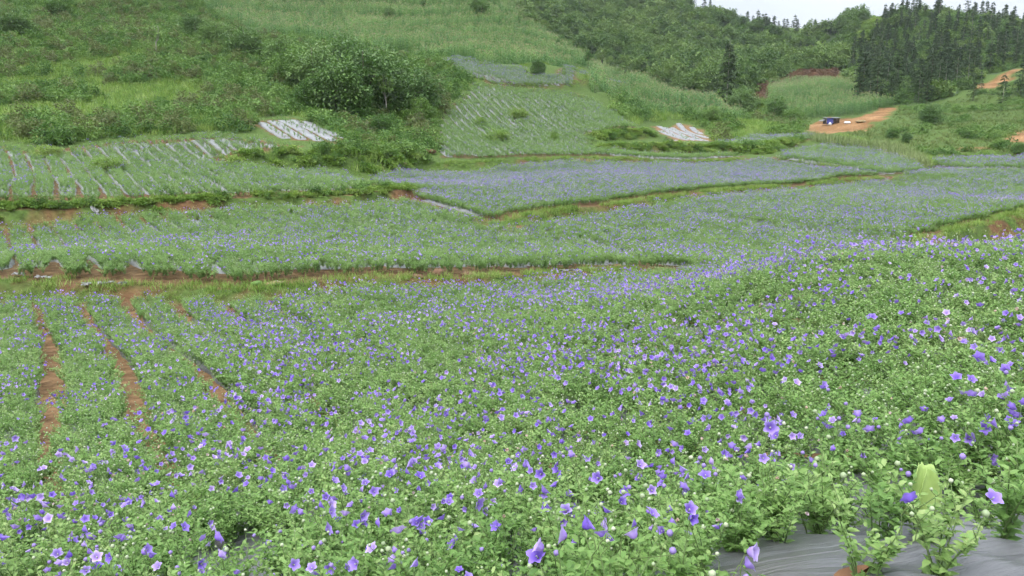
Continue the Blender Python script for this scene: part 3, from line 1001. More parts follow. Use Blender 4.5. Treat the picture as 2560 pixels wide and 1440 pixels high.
CLEAR = [(2260, 1392, .42), (2200, 1440, .16), (2480, 1425, .30), (2350, 1440, .35), (2285, 1310, .12), (1505, 1318, .2), (1915, 1275, .15), (1995, 1190, .16), (590, 1392, .18), (2110, 1235, .09), (2380, 1330, .2)]
CLEAR_W = [(*ground(u, v, .1), r) for u, v, r in CLEAR]
near_rows = []
NEARP = None
for fi, (key, f) in enumerate(FIELDS.items()):
    pitch, bw, nl, sp, cover, flo, ps = SPEC[key]
    rows, NRk = ROWS[key]
    X, Yy, Zo = [], [], []
    for k, xy in rows:
        seg = np.r_[0, np.cumsum(np.hypot(*np.diff(xy, axis=0).T))]
        ls = np.arange(-.05, seg[-1] + .1, sp)
        for q in range(nl):
            off = ((q + .5) / nl - .5) * bw * 1.0
            if key == 'near':
                off *= 1.02
            lj = ls + RNG.uniform(-.35, .35, len(ls)) * sp
            x = np.interp(lj, seg, xy[:, 0]); y = np.interp(lj, seg, xy[:, 1])
            jit = RNG.normal(0, .045, len(ls)) + off
            if key == 'near':       # the beds on the low left side keep open furrows
                lft = np.clip((-x - .12 * y - 1.2) / 2.5, 0, 1) * np.clip((y - 5.5) / 3, 0, 1)
                jit = jit * (1 - .18 * lft)
            X.append(x + NRk[0] * jit); Yy.append(y + NRk[1] * jit)
            Zo.append(np.full(len(ls), .10))
    X, Yy, Zo = np.concatenate(X), np.concatenate(Yy), np.concatenate(Zo)
    cov = noise(X, Yy, 2.2 if key == 'near' else 3.5, 50 + fi, 3)
    keep = RNG.random(len(X)) < np.clip(cover + (cov - .5) * 2.0 * (1 - cover) + (cov > .62) * -(1 - cover) * .8, 0, 1)
    if key == 'left':
        keep &= RNG.random(len(X)) > .35 * np.clip((Yy - 48) / 12, 0, 1) * (cov < .62)
    if key == 'near':
        keep &= ~((X > 1.08) & (Yy < 2.3))
        keep &= ~((X > 1.12) & (X < 1.62) & (Yy < 2.95) & (RNG.random(len(X)) < .6))
        for cx, cy, cr_ in CLEAR_W:
            dd = math.hypot(cx, cy); ex_, ey_ = cx / dd, cy / dd
            ra, la = (X - cx) * ex_ + (Yy - cy) * ey_, -(X - cx) * ey_ + (Yy - cy) * ex_
            ra = np.where(ra < 0, ra / (cr_ + .42), ra / cr_)
            keep &= np.hypot(ra, la / cr_) > (.85 + .3 * RNG.random(len(X)))
        keep &= np.hypot(X, Yy) > 1.62
    X, Yy, Zo = X[keep], Yy[keep], Zo[keep]
    Z = zt(X, Yy) + Zo - .02
    k = in_view(X, Yy, Z, 220, 260)
    X, Yy, Z = X[k], Yy[k], Z[k]
    n = len(X)
    fl = RNG.random(n) < np.clip(flo + ((noise(X, Yy, 4.0, 90 + fi, 2) - .5) * 1.2 + (noise(X, Yy, .8, 95 + fi, 2) - .5) * 2.2) * min(flo, 1.05 - flo) * 2, 0, 1)
    idx = np.where(fl, RNG.integers(0, len(P_FLOW), n), len(P_FLOW) + RNG.integers(0, len(P_BARE), n))
    lsc = 1.0
    if key == 'near':
        lsc = 1 - .15 * np.clip((-X - .12 * Yy - 1.2) / 2.5, 0, 1) * np.clip((Yy - 5.5) / 3, 0, 1)
    scl = lsc * ps * RNG.uniform(.75, 1.28, n) * (.9 + .25 * noise(X, Yy, 1.3, 60))
    rot = rotz(n, .12)
    P = np.c_[X, Yy, Z]
    if key == 'near':
        d = np.hypot(X, Yy) + np.where(in_view(X, Yy, Z + .3, 30, 60), 0, 50)
        order = np.argsort(d)
        NEARP = (P[order[:300]], rot[order[:300]], scl[order[:300]], fl[order[:300]])
        rest = order[300:]
        P, rot, scl, idx = P[rest], rot[rest], scl[rest], idx[rest]
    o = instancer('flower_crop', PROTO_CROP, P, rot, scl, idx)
    tag(o, kind='stuff', cat='flower crop', label={
        'near': 'violet flowering balloon flower crop filling the near field behind the front plants',
        'middle': 'mostly green crop in the field between the low brown bank and the furrowed near beds',
        'right': 'grey-violet flowering crop on the wide flat terrace below the long diagonal soil bank',
        'purple': 'dense violet flowering crop on the terrace above the long diagonal soil bank',
        'left': 'young green crop with plastic stripes on the terrace above the bushy brown bank',
        'plastic_west': 'small seedlings on the silver plastic beds below the dark tree clump',
        'slope': 'green crop with plastic strips on the slope in the middle distance',
        'upper': 'violet crop on the curved high terrace under the corn hill',
        'upper_east': 'thin violet strip of crop on the crest among the corn',
        'plastic_east': 'tiny seedlings on curved white plastic beds near the middle',
        'strip': 'violet crop on the narrow terrace with brown path beside it',
        'back': 'grey-green crop on the small terrace in front of the tall reeds',
        'far_east': 'violet crop in the strip below the grassy clay bank at the far edge'}[key])

# ------------------------------------------------------------------ the plants at the front, one by one
from mathutils import Vector


def star_mesh(name, seed, R=.028, openf=1.0, wilt=0.0):
    rng = np.random.default_rng(seed)
    g = Geo()
    na, prof = 20, [(.12, .02), (.34, .20), (.55, .42), (.80, .55), (1.0, .60)]
    V, Q = [(0, 0, 0)], [0]
    ph = rng.random() * 6
    asym = rng.normal(0, .06, 5)
    for j, (r, h) in enumerate(prof):
        for k in range(na):
            th = 2 * math.pi * k / na
            c = abs(((k % 4) - 2) / 2.0)            # 0 in the notch .. 1 on the petal's middle
            pk = (k + 2) // 4 % 5
            notch = 1 - (1 - c) * (.34 * max(0, (r - .3) / .7))
            crease = .05 * (c - .5) * r
            rr_ = r * notch * (1 + asym[pk] * r) * (openf if r > .4 else 1)
            curl = -.22 * max(0, r - .78) * c * openf + (1 - openf) * .55 * r
            w = rng.normal(0, .01 + wilt * r)
            V.append((R * rr_ * math.cos(th + ph), R * rr_ * math.sin(th + ph), R * (h + crease + curl + w)))
            Q.append(r)
    T = [[0, 1 + k, 1 + (k + 1) % na] for k in range(na)]
    for j in range(len(prof) - 1):
        for k in range(na):
            p, q = 1 + j * na + k, 1 + j * na + (k + 1) % na
            T += [[p, p + na, q + na], [p, q + na, q]]
    g.add(V, T, Q, 0)
    tube(g, [(0, 0, 0), (0, 0, R * .3), (0, 0, R * .42)], [R * .07, R * .05, R * .09], 5, 1, .9)
    ball(g, (0, 0, -R * .25), (0, 0, 1), R * .2, R * .32, 2, .3)
    return g.mesh(name, [M['wilt'] if wilt else M['petal'], M['bud'], M['crop']], True)


FLOWER_ME = [star_mesh('flower', 300 + i, .029 + .003 * (i % 4), [1, .95, 1, .8, 1, .7][i]) for i in range(6)]
WILT_ME = [star_mesh('wilted_flower', 320 + i, .017, .5, .10) for i in range(3)]
BUD_ME = []
for i, (r, mtl) in enumerate([(.006, 'bud'), (.009, 'bud'), (.012, 'bud'), (.011, 'budv'), (.008, 'bud')]):
    g = Geo(); ball(g, (0, 0, 0), (0, 0, 1), r, r * 2.1, 0, .2 + .18 * i)
    BUD_ME.append(g.mesh('bud', [M[mtl]], True))
FOL = []
for i in range(14):
    nf = [0, 1, 2, 2, 1, 0, 3, 3, 1, 2, 0, 2, 3, 1][i]
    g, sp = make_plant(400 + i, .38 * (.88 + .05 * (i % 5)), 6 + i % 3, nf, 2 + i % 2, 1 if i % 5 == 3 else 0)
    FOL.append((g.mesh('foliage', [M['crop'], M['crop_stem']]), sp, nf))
FLOWERED = [i for i in range(14) if FOL[i][2]]
BARE = [i for i in range(14) if not FOL[i][2]]
PL_GROUP = 'balloon flower plants at the front of the near field'
PL_LABEL = {0: 'leafy balloon flower plant with only pale buds, ',
            1: 'leafy balloon flower plant with one open violet flower, ',
            2: 'leafy balloon flower plant with two open violet flowers, ',
            3: 'leafy balloon flower plant crowded with violet flowers, '}


def place_word(x, y, z):
    f = y * math.cos(PITCH) - z * math.sin(PITCH)
    u = 1280 + F * x / f
    v = 720 - F * (y * math.sin(PITCH) + z * math.cos(PITCH)) / f
    col = ['at far left', 'left of centre', 'near the middle', 'right of centre', 'at far right'][int(min(max(u, 0), 2559) // 512)]
    return ('at the very front ' if v > 1400 else ('in the second rank ' if v > 1250 else 'farther back ')) + col


def front_plant(loc, rot, s, vi, rng, label=None):
    me, sp, nf = FOL[vi]
    root = obj('balloon_flower_plant', None, None, loc, rot, s)
    root.empty_display_size = .05
    obj('foliage', me, root)
    for kd, P, ax, _ in sp:
        if kd == 'flower':
            c = obj('flower', FLOWER_ME[rng.integers(0, 6)], root)
        elif kd == 'bud':
            c = obj('bud', BUD_ME[rng.integers(0, 5)], root)
        else:
            c = obj('wilted_flower', WILT_ME[rng.integers(0, 3)], root)
        c.location = P
        q = Vector(ax).to_track_quat('Z', 'Y').to_euler()
        c.rotation_euler = q
    tag(root, label or PL_LABEL[nf] + place_word(loc[0], loc[1], loc[2] + .2), 'plant', PL_GROUP)
    return root


prng = np.random.default_rng(11)
for P, R_, s, fl in zip(*NEARP):
    vi = int(prng.choice(FLOWERED if (fl or prng.random() < .5) else BARE))
    front_plant(P, R_, float(s), vi, prng)

# the wide plastic sheet at the lower right, with planting holes, and the plants on it
se = [ground(2070, 1470, .12), ground(2150, 1330, .12), ground(2200, 1275, .12)]
e0, e1 = np.array(se[0]), np.array(se[2])
dv = (e1 - e0) / np.linalg.norm(e1 - e0)
rv = np.array([dv[1], -dv[0]])
nu, nv = 150, 120
U, Vv = np.meshgrid(np.linspace(-.10, 1.9, nu), np.linspace(-.35, 1.25, nv), indexing='ij')
XX = e0[0] + rv[0] * U + dv[0] * Vv
YY = e0[1] + rv[1] * U + dv[1] * Vv
hgt = np.clip(U / .10, -1, 1) * .09 + .075 + .02 * noise(XX, YY, .35, 5, 3) + .012 * np.sin((U * 1.1 + Vv * 3.4) * 9 + 3 * noise(XX, YY, .3, 8))
hgt = np.where(U < 0, hgt - .08 + U * .6, hgt)
ZZ = zt(XX.ravel(), YY.ravel()).reshape(XX.shape) + hgt
V = np.stack([XX, YY, ZZ], -1).reshape(-1, 3)
HOLES = [ground(2158, 1432, .16), ground(2338, 1440, .16)]
ii = (np.arange(nu - 1)[:, None] * nv + np.arange(nv - 1)[None]).ravel()
cc = (V[ii] + V[ii + nv + 1]) / 2
hole = np.zeros(len(ii), bool)
for hx, hy in HOLES:
    hole |= np.hypot(cc[:, 0] - hx, (cc[:, 1] - hy) * 1.0) < .036
ii = ii[~hole]
T = np.concatenate([np.stack([ii, ii + nv, ii + nv + 1], 1), np.stack([ii, ii + nv + 1, ii + 1], 1)])
sheet = obj('plastic_mulch_sheet', Geo().add(V, T).mesh('plastic_mulch_sheet', [M['plastic_dark']], True))
tag(sheet, 'wrinkled silver-grey plastic mulch sheet with planting holes, bare at the lower right', 'plastic sheet')
for hx_, hy_ in HOLES:
    g = Geo()
    a = np.linspace(0, 2 * math.pi, 13)[:-1]
    rim = np.c_[hx_ + .07 * np.cos(a), hy_ + .07 * np.sin(a), np.zeros(12)]
    rim[:, 2] = zt(rim[:, 0], rim[:, 1]) + .155
    g.add(np.r_[rim, [[hx_, hy_, zt1(hx_, hy_) + .135]]], [[k_, (k_ + 1) % 12, 12] for k_ in range(12)])
    obj('planting_hole', g.mesh('planting_hole', [M['soil']], True), sheet)
SPECIAL = [(2190, 1385, .75, 5, 'compact leafy plant at the folded corner of the bare grey plastic sheet'),
           (2318, 1385, .62, 10, 'short leafy plant in the middle of the bare grey plastic sheet'),
           (2500, 1390, .95, 0, 'large leafy plant at the right end of the bare grey plastic sheet'),
           (2335, 1475, .8, 1, 'plant with one big violet flower rising in front of the bare plastic sheet'),
           (2150, 1480, .7, 4, 'plant with a violet flower standing by the hole nearest the folded plastic corner')]
for u, v, s, vi, lb in SPECIAL:
    x, y = ground(u, v, .12)
    front_plant((x, y, zt1(x, y) + .11), (0, 0, u * .7), s, vi, prng, lb)

# the pale upright leaf
x, y = ground(2285, 1378, .1)
zb = zt1(x, y) + .10
outl = [(0, .012), (.10, .042), (.25, .058), (.42, .060), (.60, .050), (.78, .036), (.90, .028), (1.0, .022)]
H_ = .165
V, T = [], []
for i, (t, w) in enumerate(outl):
    for k in range(7):
        s = k / 3 - 1
        V.append((s * w, .020 * (1 - s * s) - .016 * math.sin(t * 2.6) + .004 * math.sin(k * 2 + i), t * H_ + (.006 * math.cos(k * 2.3) if i == 7 else 0)))
for i in range(7):
    for k in range(6):
        a = i * 7 + k
        T += [[a, a + 1, a + 8], [a, a + 8, a + 7]]
M['paleleaf'] = plain_mat('pale_leaf', (.26, .38, .10), (.34, .46, .15), 9, .5, .15, 30, stretch=(4, 1, .6))
lf = obj('large_leaf', Geo().add(V, T).mesh('large_leaf', [M['paleleaf']], True), None, (x, y, zb + .10), (-.12, .10, .1))
sm = lf.modifiers.new('thickness', 'SOLIDIFY'); sm.thickness = .002
mr = Geo(); tube(mr, [(0, .0, 0), (0, .004, .08), (0, -.012, .155)], [.003, .0025, .0015], 5)
obj('midrib', mr.mesh('midrib', [M['paleleaf']], True), lf)
st = Geo(); tube(st, [(0, 0, .01), (0.002, .004, -.10), (.004, .0, -.20)], [.004, .004, .004], 5)
obj('stalk', st.mesh('stalk', [M['crop_stem']], True), lf)
tag(lf, 'large pale yellow-green leaf standing upright among the front plants', 'leaf')


# ------------------------------------------------------------------ vegetation meshes
def crown_geo(seed, rx, rz, n_clump, n_leaf, leaf, flat=0.0, lump=.35, hollow=.45, base=0.0, mi=0, droop=.25, full=False):
    rng = np.random.default_rng(seed)
    g = Geo()
    d = nrm(rng.normal(0, 1, (n_clump, 3)))
    if not full:
        d[:, 2] = np.abs(d[:, 2]) * (1 - flat) - .15 * (rng.random(n_clump) < .3)
    rad = hollow + (1 - hollow) * rng.random(n_clump) ** .6
    lf_ = 1 + lump * (noise(d[:, 0] * 3 + 10 + seed, d[:, 1] * 3 + d[:, 2] * 2, 1.0, seed) - .5) * 2
    C = d * (rad * lf_)[:, None] * [rx, rx, rz] + [0, 0, base]
    cr_ = rng.uniform(.16, .30, n_clump) * rx
    shade = rng.random(n_clump)
    P = np.repeat(C, n_leaf, 0) + rng.normal(0, 1, (n_clump * n_leaf, 3)) * np.repeat(cr_, n_leaf)[:, None] * [.6, .6, .45]
    out = nrm(P - np.repeat(C, n_leaf, 0)) * .7 + np.repeat(d, n_leaf, 0) * .6 + rng.normal(0, .35, P.shape)
    L = leaf * rng.uniform(.7, 1.4, len(P))
    q = np.clip(np.repeat(shade, n_leaf) * .6 + rng.random(len(P)) * .4, 0, 1)
    P[:, 2] = np.maximum(P[:, 2], .03)
    leaves(g, P, out, L, L * .62, rng, droop, .2, mi, q, simple=True)
    return g, C


def broadleaf(seed, h, rx, rz, mat_, n_clump=70, n_leaf=26, leaf=.3, trunk_r=None, bark='bark', base=.42):
    rng = np.random.default_rng(seed)
    g, C = crown_geo(seed, rx, rz, n_clump, n_leaf, leaf, base=h - rz * .98, hollow=.35, full=True, lump=.45)
    crown = g.mesh('crown', [M[mat_]])
    t = Geo(); tr = trunk_r or h * .022
    top = np.array([rng.normal(0, .05 * h), rng.normal(0, .05 * h), h - rz * .9])
    tube(t, [(0, 0, -.4), tuple(top * .5 + rng.normal(0, .02 * h, 3) * [1, 1, 0]), tuple(top), tuple(top + [0, 0, rz * .8])], [tr * 1.3, tr, tr * .7, tr * .15], 7)
    for k in rng.choice(len(C), min(8, len(C)), False):
        s0 = top * rng.uniform(.55, 1.0)
        tube(t, [s0, (s0 + C[k]) / 2 + [0, 0, -.05 * h], C[k]], [tr * .5, tr * .3, tr * .08], 5)
    return t.mesh('trunk', [M[bark]], True), crown


def conifer(seed, h, r0=.16, start=.25, nw=17, dens=1.0, mat_='needle'):
    """narrow crown of drooping whorls"""
    rng = np.random.default_rng(seed)
    g, t = Geo(), Geo()
    tube(t, [(0, 0, -.5), (0, 0, h * .5), (0, 0, h)], [h * .010, h * .007, h * .002], 6)
    for w in range(nw):
        f = start + (1 - start) * (w + rng.uniform(-.3, .3)) / nw
        z = h * min(max(f, 0), .99)
        Lb = h * r0 * (1.02 - (f - start) / (1 - start)) ** .75 * rng.uniform(.35, 1.3) + .015 * h
        for b in range(rng.integers(4, 7)):
            if rng.random() > .9 * dens:
                continue
            a = rng.uniform(0, 6.283); L = Lb * rng.uniform(.6, 1.15)
            dirv = np.array([math.cos(a), math.sin(a), .25])
            n = 22
            tq = rng.uniform(.15, 1, n)
            P = np.stack([dirv[0] * L * tq, dirv[1] * L * tq, z + L * (.25 * tq - .45 * tq * tq)], 1)
            P += rng.normal(0, .09 * L, P.shape) * [1, 1, .6]
            D = np.stack([dirv[0] + rng.normal(0, .8, n), dirv[1] + rng.normal(0, .8, n), rng.normal(-.25, .35, n)], 1)
            s = h * .042 * rng.uniform(.7, 1.4, n)
            leaves(g, P, D, s, s * .42, rng, .25, .1, 0, np.clip(.1 + .5 * tq + rng.normal(0, .15, n), 0, 1), simple=True)
    n = 24
    P = np.c_[rng.normal(0, .012 * h, (n, 2)), h * rng.uniform(.88, 1.0, n)]
    leaves(g, P, np.c_[rng.normal(0, .7, (n, 2)), np.full(n, .8)], h * .035, h * .014, rng, .1, .1, 0, None, simple=True)
    return t.mesh('trunk', [M['palebark'] if seed % 3 == 0 else M['bark']], True), g.mesh('crown', [M[mat_]])


def shrub_mesh(seed, mat_, h=1.0, n_clump=26, n_leaf=20, leaf=.13):
    g, _ = crown_geo(seed, .75, .85 * h, n_clump, n_leaf, leaf, base=.1, hollow=.3, lump=.5)
    return g.mesh('shrub', [M[mat_]])


def tuft_mesh(seed, mat_, n=34, h=.6, spread=.35, w=.022):
    rng = np.random.default_rng(seed)
    g = Geo()
    P = np.c_[rng.normal(0, spread * .5, (n, 2)), np.zeros(n) - .03]
    blades(g, P, rng.uniform(0, 6.283, n), h * rng.uniform(.6, 1.25, n), w * rng.uniform(.7, 1.3, n), rng.uniform(.85, 1.45, n), rng.uniform(.1, .5, n), rng)
    return g.mesh('grass_tuft', [M[mat_]])


def corn_mesh(seed):
    rng = np.random.default_rng(seed)
    g = Geo()
    for s in range(4):
        bx, by = rng.uniform(-.55, .55, 2); h = rng.uniform(1.75, 2.3)
        tube(g, [(bx, by, -.1), (bx + rng.normal(0, .04), by + rng.normal(0, .04), h)], [.016, .009], 3, 0, .4)
        n = 10
        zz = np.linspace(.25, h * .95, n)
        az = np.arange(n) * math.pi + rng.uniform(0, 3) + rng.normal(0, .35, n)
        blades(g, np.c_[np.full(n, bx), np.full(n, by), zz], az, rng.uniform(.55, .85, n), .075, rng.uniform(.8, 1.2, n), rng.uniform(.6, 1.0, n), rng, 0, 3, np.clip(zz / h * .7 + rng.normal(0, .15, n), 0, 1))
        m_ = 7
        blades(g, np.tile([bx, by, h - .03], (m_, 1)), rng.uniform(0, 6.28, m_), rng.uniform(.2, .34, m_), .022, rng.uniform(.9, 1.5, m_), .15, rng, 1, 2)
    return g.mesh('corn_stalks', [M['corn'], M['tassel']])


P_CORN = [proto('corn_stalks', corn_mesh(600 + i)) for i in range(5)]
P_TUFT = [proto('grass_tuft', tuft_mesh(620 + i, 'grass')) for i in range(4)]
P_MEAD = [proto('meadow_tuft', tuft_mesh(625 + i, 'meadow')) for i in range(3)]
P_REED = [proto('reed_tuft', tuft_mesh(630 + i, 'reed', 40, 1.5, .6, .05)) for i in range(3)]
P_SHRUB = [proto('shrub', shrub_mesh(640 + i, 'bronze' if i == 5 else 'shrub', .8 + .12 * (i % 3))) for i in range(6)]
P_DEAD = [proto('dead_scrub', shrub_mesh(660 + i, 'dead', .5, 18, 14, .2)) for i in range(2)]
P_WEED = [proto('weed', shrub_mesh(670 + i, 'grass', .55, 22, 16, .17)) for i in range(3)]
FTREES = []
for i in range(6):
    g, _ = crown_geo(680 + i, 1.0, 1.05, 56, 26, .175, base=.35, hollow=.35, lump=.5)
    FTREES.append(proto('forest_tree', g.mesh('forest_tree', [M['forest']])))


def scatter(name, protos, x, y, lo, hi, label, cat, zoff=0.0, zs=None, tilt=.08, mu=200, mv=200, pick=None):
    z = zt(x, y) + zoff
    k = in_view(x, y, z, mu, mv)
    x, y, z = x[k], y[k], z[k]
    n = len(x)
    s = RNG.uniform(lo, hi, n)
    scl = np.c_[s, s, s * (zs if zs else 1.0)]
    idx = RNG.integers(0, len(protos), n) if pick is None else pick[k]
    o = instancer(name, protos, np.c_[x, y, z], rotz(n, tilt), scl, idx)
    tag(o, label, cat, kind='stuff')
    return o


def outside(x, y, polys):
    k = np.ones(len(x), bool)
    for p in polys:
        k &= ~inpoly(x, y, p)
    return k


FPOLY = [f['poly'] for f in FIELDS.values()]
# corn on the terraced hill
for pl, step, lb in ((CORN_HILL, 1.15, 'tall tasselled corn covering the terraced hill above the tree clump'),
                     (CORN_MID, 1.1, 'tall corn on the low ridge beyond the sloping field'),
                     (CORN_FAR, 1.2, 'dense green corn plot behind the blue-walled hut')):
    x, y = grid_points(pl, step)
    k = outside(x, y, FPOLY)
    x, y = x[k], y[k]
    gap = noise(x, y, 9, 71, 2)
    k = (gap > .27)
    scatter('corn_crop', P_CORN, x[k], y[k], 1.0, 1.45, lb, 'corn')

# grass and scrub on the left-hand slope
x, y = grid_points(SHRUB_SLOPE, .85)
k = outside(x, y, FPOLY)
scatter('grass', P_TUFT, x[k], y[k], 1.0, 1.9, 'bright long grass between the shrubs on the left slope', 'grass')
x, y = grid_points(SHRUB_SLOPE, 1.6)
k = outside(x, y, FPOLY)
x, y = x[k], y[k]
dn = noise(x, y, 13, 81, 3) + .22 * np.clip((y - 75) / 40, -.6, 1)
k = dn > .42
x, y = x[k], y[k]
z = zt(x, y)
k = in_view(x, y, z, 60, 60)
x, y, z = x[k], y[k], z[k]
s = RNG.uniform(.8, 1.75, len(x))
order = np.argsort(-(s / y))
shrub_names = ['bushy green shrub growing in the scrub on the left hillside', 'bronze-tinged shrub growing in the scrub on the left hillside']
for q in order[:230]:
    vi = int(RNG.integers(0, 6))
    o = obj('shrub', P_SHRUB[vi].data, None, (x[q], y[q], z[q] - .05), (0, 0, RNG.uniform(0, 6.28)), (s[q] * 1.1, s[q] * 1.1, s[q]))
    uu, vv = 1280 + F * x[q] / y[q], 297 - F * z[q] / y[q]
    pl = ('high up ' if vv < 110 else ('halfway up ' if vv < 230 else 'low down ')) + ('at far left' if uu < 250 else ('left of the tree clump' if uu < 650 else 'around the tree clump'))
    tag(o, ('small ' if s[q] < 1.1 else ('medium ' if s[q] < 1.45 else 'large ')) + ('bronze-tinged' if vi == 5 else 'green') + ' shrub on the left hillside, ' + pl, 'shrub', 'shrubs on the left hillside')
q = order[230:]
o = instancer('undergrowth', P_SHRUB, np.c_[x[q], y[q], z[q] - .05], rotz(len(q)), s[q] * 1.1, RNG.integers(0, 6, len(q)))
tag(o, 'smaller scrub filling the left hillside between the bigger shrubs', 'scrub', kind='stuff')

# woods on the central hill
x, y = grid_points(FOREST, 5.2)
k = outside(x, y, [DUG, CORN_FAR])
x, y = x[k], y[k]
den = noise(x, y, 60, 91, 2)
k = (RNG.random(len(x)) < .15 + 1.0 * den)
x, y = x[k], y[k]
scatter('forest', FTREES, x, y, 1.6, 4.8, 'dense green wood and scrub covering the central hill', 'wood', zs=1.05, mu=100, mv=60)
x, y = grid_points(FOREST, 4.0)
k = outside(x, y, [DUG, CORN_FAR])
scatter('undergrowth', P_SHRUB[:5], x[k], y[k], 1.5, 3.0, 'low scrub filling gaps in the wood on the central hill', 'scrub', mu=100, mv=60)
# under the conifers and on the open grass hill at the right
x, y = grid_points(PINES, 8.0)
k = outside(x, y, [CLAY, CLAY2])
scatter('broadleaf_trees', FTREES, x[k], y[k], 1.5, 3.4, 'rounded broadleaf trees mixed among the conifers on the right hill', 'wood', mu=100, mv=60)
x, y = grid_points(PINES, 3.2)
k = outside(x, y, [CLAY, CLAY2])
x, y = x[k], y[k]
scatter('undergrowth', P_SHRUB[:5], x, y, 1.4, 2.8, 'green undergrowth below the conifers on the right hill', 'scrub', mu=100, mv=60)
OPEN = world_poly([(2098, 186), (2130, 140), (2200, 70), (2216, 36), (2150, 60), (2128, 100)])
x, y = grid_points(OPEN, 3.0)
scatter('undergrowth', P_WEED, x, y, 2.0, 3.6, 'pale green open scrub beside the conifers near the skyline', 'scrub', mu=100, mv=60)
x, y = grid_points(MEADOW, 1.15)
k = outside(x, y, [CLAY, CLAY2, CLAY3, CLAY4] + FPOLY)
x, y = x[k], y[k]
scatter('grass', P_MEAD, x, y, .7, 1.7, 'rough grass on the hummocky slope at the right', 'grass', zs=.75)
x, y = grid_points(MEADOW, 2.6)
k = outside(x, y, [CLAY, CLAY2, CLAY3, CLAY4] + FPOLY)
x, y = x[k], y[k]
k = noise(x, y, 9, 95, 2) > .55
scatter('undergrowth', P_SHRUB[:4], x[k], y[k], .8, 1.9, 'low dark bushes dotted over the hummocky slope at the right', 'scrub', zs=.75)
x, y = grid_points(DUG, 2.2)
scatter('dead_scrub', P_DEAD, x, y, 1.0, 2.0, 'withered brown brushwood on the cleared slope above the far corn', 'brushwood')

# valley floor scrub between the fields, clay bank and far corn
VALLEY = world_poly([(1560, 225), (1660, 240), (1780, 275), (1900, 262), (1930, 295), (2000, 305), (2010, 335), (1880, 341), (1790, 358), (1770, 320), (1700, 300), (1620, 300), (1590, 314), (1520, 268)])
x, y = grid_points(VALLEY, 1.0)
k = outside(x, y, FPOLY + [CORN_MID, CORN_FAR, CLAY, CORN_HILL])
x, y = x[k], y[k]
scatter('grass', P_TUFT, x, y, 1.0, 2.2, 'tall rough grass between the corn ridge and the clay bank', 'grass')
x, y = grid_points(VALLEY, 2.4)
k = outside(x, y, FPOLY + [CORN_MID, CORN_FAR, CLAY, CORN_HILL])
x, y = x[k], y[k]
k = noise(x, y, 8, 99, 2) > .45
scatter('undergrowth', P_SHRUB, x[k], y[k], .9, 2.2, 'mixed bushes in the dip before the far corn plot', 'scrub')

# reeds along the terrace edge
REED = world_poly([(2010, 338), (2060, 346), (2140, 360), (2240, 372), (2290, 392), (2330, 418), (2300, 420), (2250, 398), (2180, 380), (2080, 362), (2040, 356)])
x, y = grid_points(REED, .6)
scatter('reeds', P_REED, x, y, .55, 1.0, 'tall pale reeds and grass edging the small back terrace', 'reeds')
LOWLAND = world_poly([(2090, 338), (2180, 352), (2290, 386), (2340, 398), (2335, 420), (2300, 405), (2230, 372), (2120, 352)])
x, y = grid_points(LOWLAND, 1.0)
k = outside(x, y, FPOLY)
scatter('grass', P_TUFT, x[k], y[k], .9, 1.7, 'green grass and weeds behind the pale reeds', 'grass')

# cover on the terrace banks
BANK_TEXT = ['bushy weeds along the brown bank of the left terrace', 'sparse grass on the long diagonal soil bank', 'short grass on the straight bank above the violet terrace',
             'thick green weeds and grass on the bank below the plastic beds', 'green hedge-like weeds on the bank below the white plastic beds', 'weeds on the bank ending at the brown path',
             'short grass on the little bank of the back terrace', 'long grass on the bank under the curved high terrace', 'long grass on the bank between corn and the high terrace',
             'dry grass on the bank edge at the right', 'short grass on the clay bank at the far right',
             'thin grass on the low soil bank between the two nearest fields']
for bi, b in enumerate(BANKS):
    L = np.array(b['line'])
    seg = np.r_[0, np.cumsum(np.hypot(*np.diff(L, axis=0).T))]
    dens = {'bush': 9.0 if bi else 16.0, 'thin': 14.0, 'grass': 6}[b['cover']]
    n = int(seg[-1] * dens)
    tq = RNG.uniform(0, seg[-1], n)
    bx, by = np.interp(tq, seg, L[:, 0]), np.interp(tq, seg, L[:, 1])
    dx, dy = np.interp(tq + .5, seg, L[:, 0]) - bx, np.interp(tq + .5, seg, L[:, 1]) - by
    nn = np.hypot(dx, dy) + 1e-6
    off = RNG.normal(b['w'] * 1.3, b['w'] * 1.1, n) if b['cover'] == 'thin' else RNG.normal(b['w'] * (1.9 if bi == 0 else .6), b['w'] * .8, n)
    x, y = bx - dy / nn * off, by + dx / nn * off
    k = noise(x, y, 3.0, 200 + bi, 2) > (.40 if b['cover'] == 'thin' else .22)
    x, y = x[k], y[k]
    if b['cover'] == 'thin':
        scatter('grass', P_TUFT, x, y, .3, .75 if bi != 11 else .5, BANK_TEXT[bi], 'grass')
    else:
        prot = P_TUFT + P_WEED + P_SHRUB[:3]
        pick = np.where(RNG.random(len(x)) < .55, RNG.integers(0, 4, len(x)), np.where(RNG.random(len(x)) < .75, RNG.integers(4, 7, len(x)), RNG.integers(7, 10, len(x))))
        far_ = .6 if bi == 0 else (.55 if bi in (7, 8) else 1.0)
        scatter('weeds', prot, x, y, .45 * far_, 1.0 * far_, BANK_TEXT[bi], 'weeds', pick=pick)
# thin weeds on the margin between near and middle field
seg = np.r_[0, np.cumsum(np.hypot(*np.diff(np.array(MARGIN), axis=0).T))]
tq = RNG.uniform(0, seg[-1], 150)
x = np.interp(tq, seg, np.array(MARGIN)[:, 0]) + RNG.normal(0, .25, 150)
y = np.interp(tq, seg, np.array(MARGIN)[:, 1]) + RNG.normal(0, .25, 150)
k = noise(x, y, 2.5, 300, 2) > .45
scatter('grass', P_TUFT, x[k], y[k], .2, .45, 'thin grass along the soil margin between the two nearest fields', 'grass')


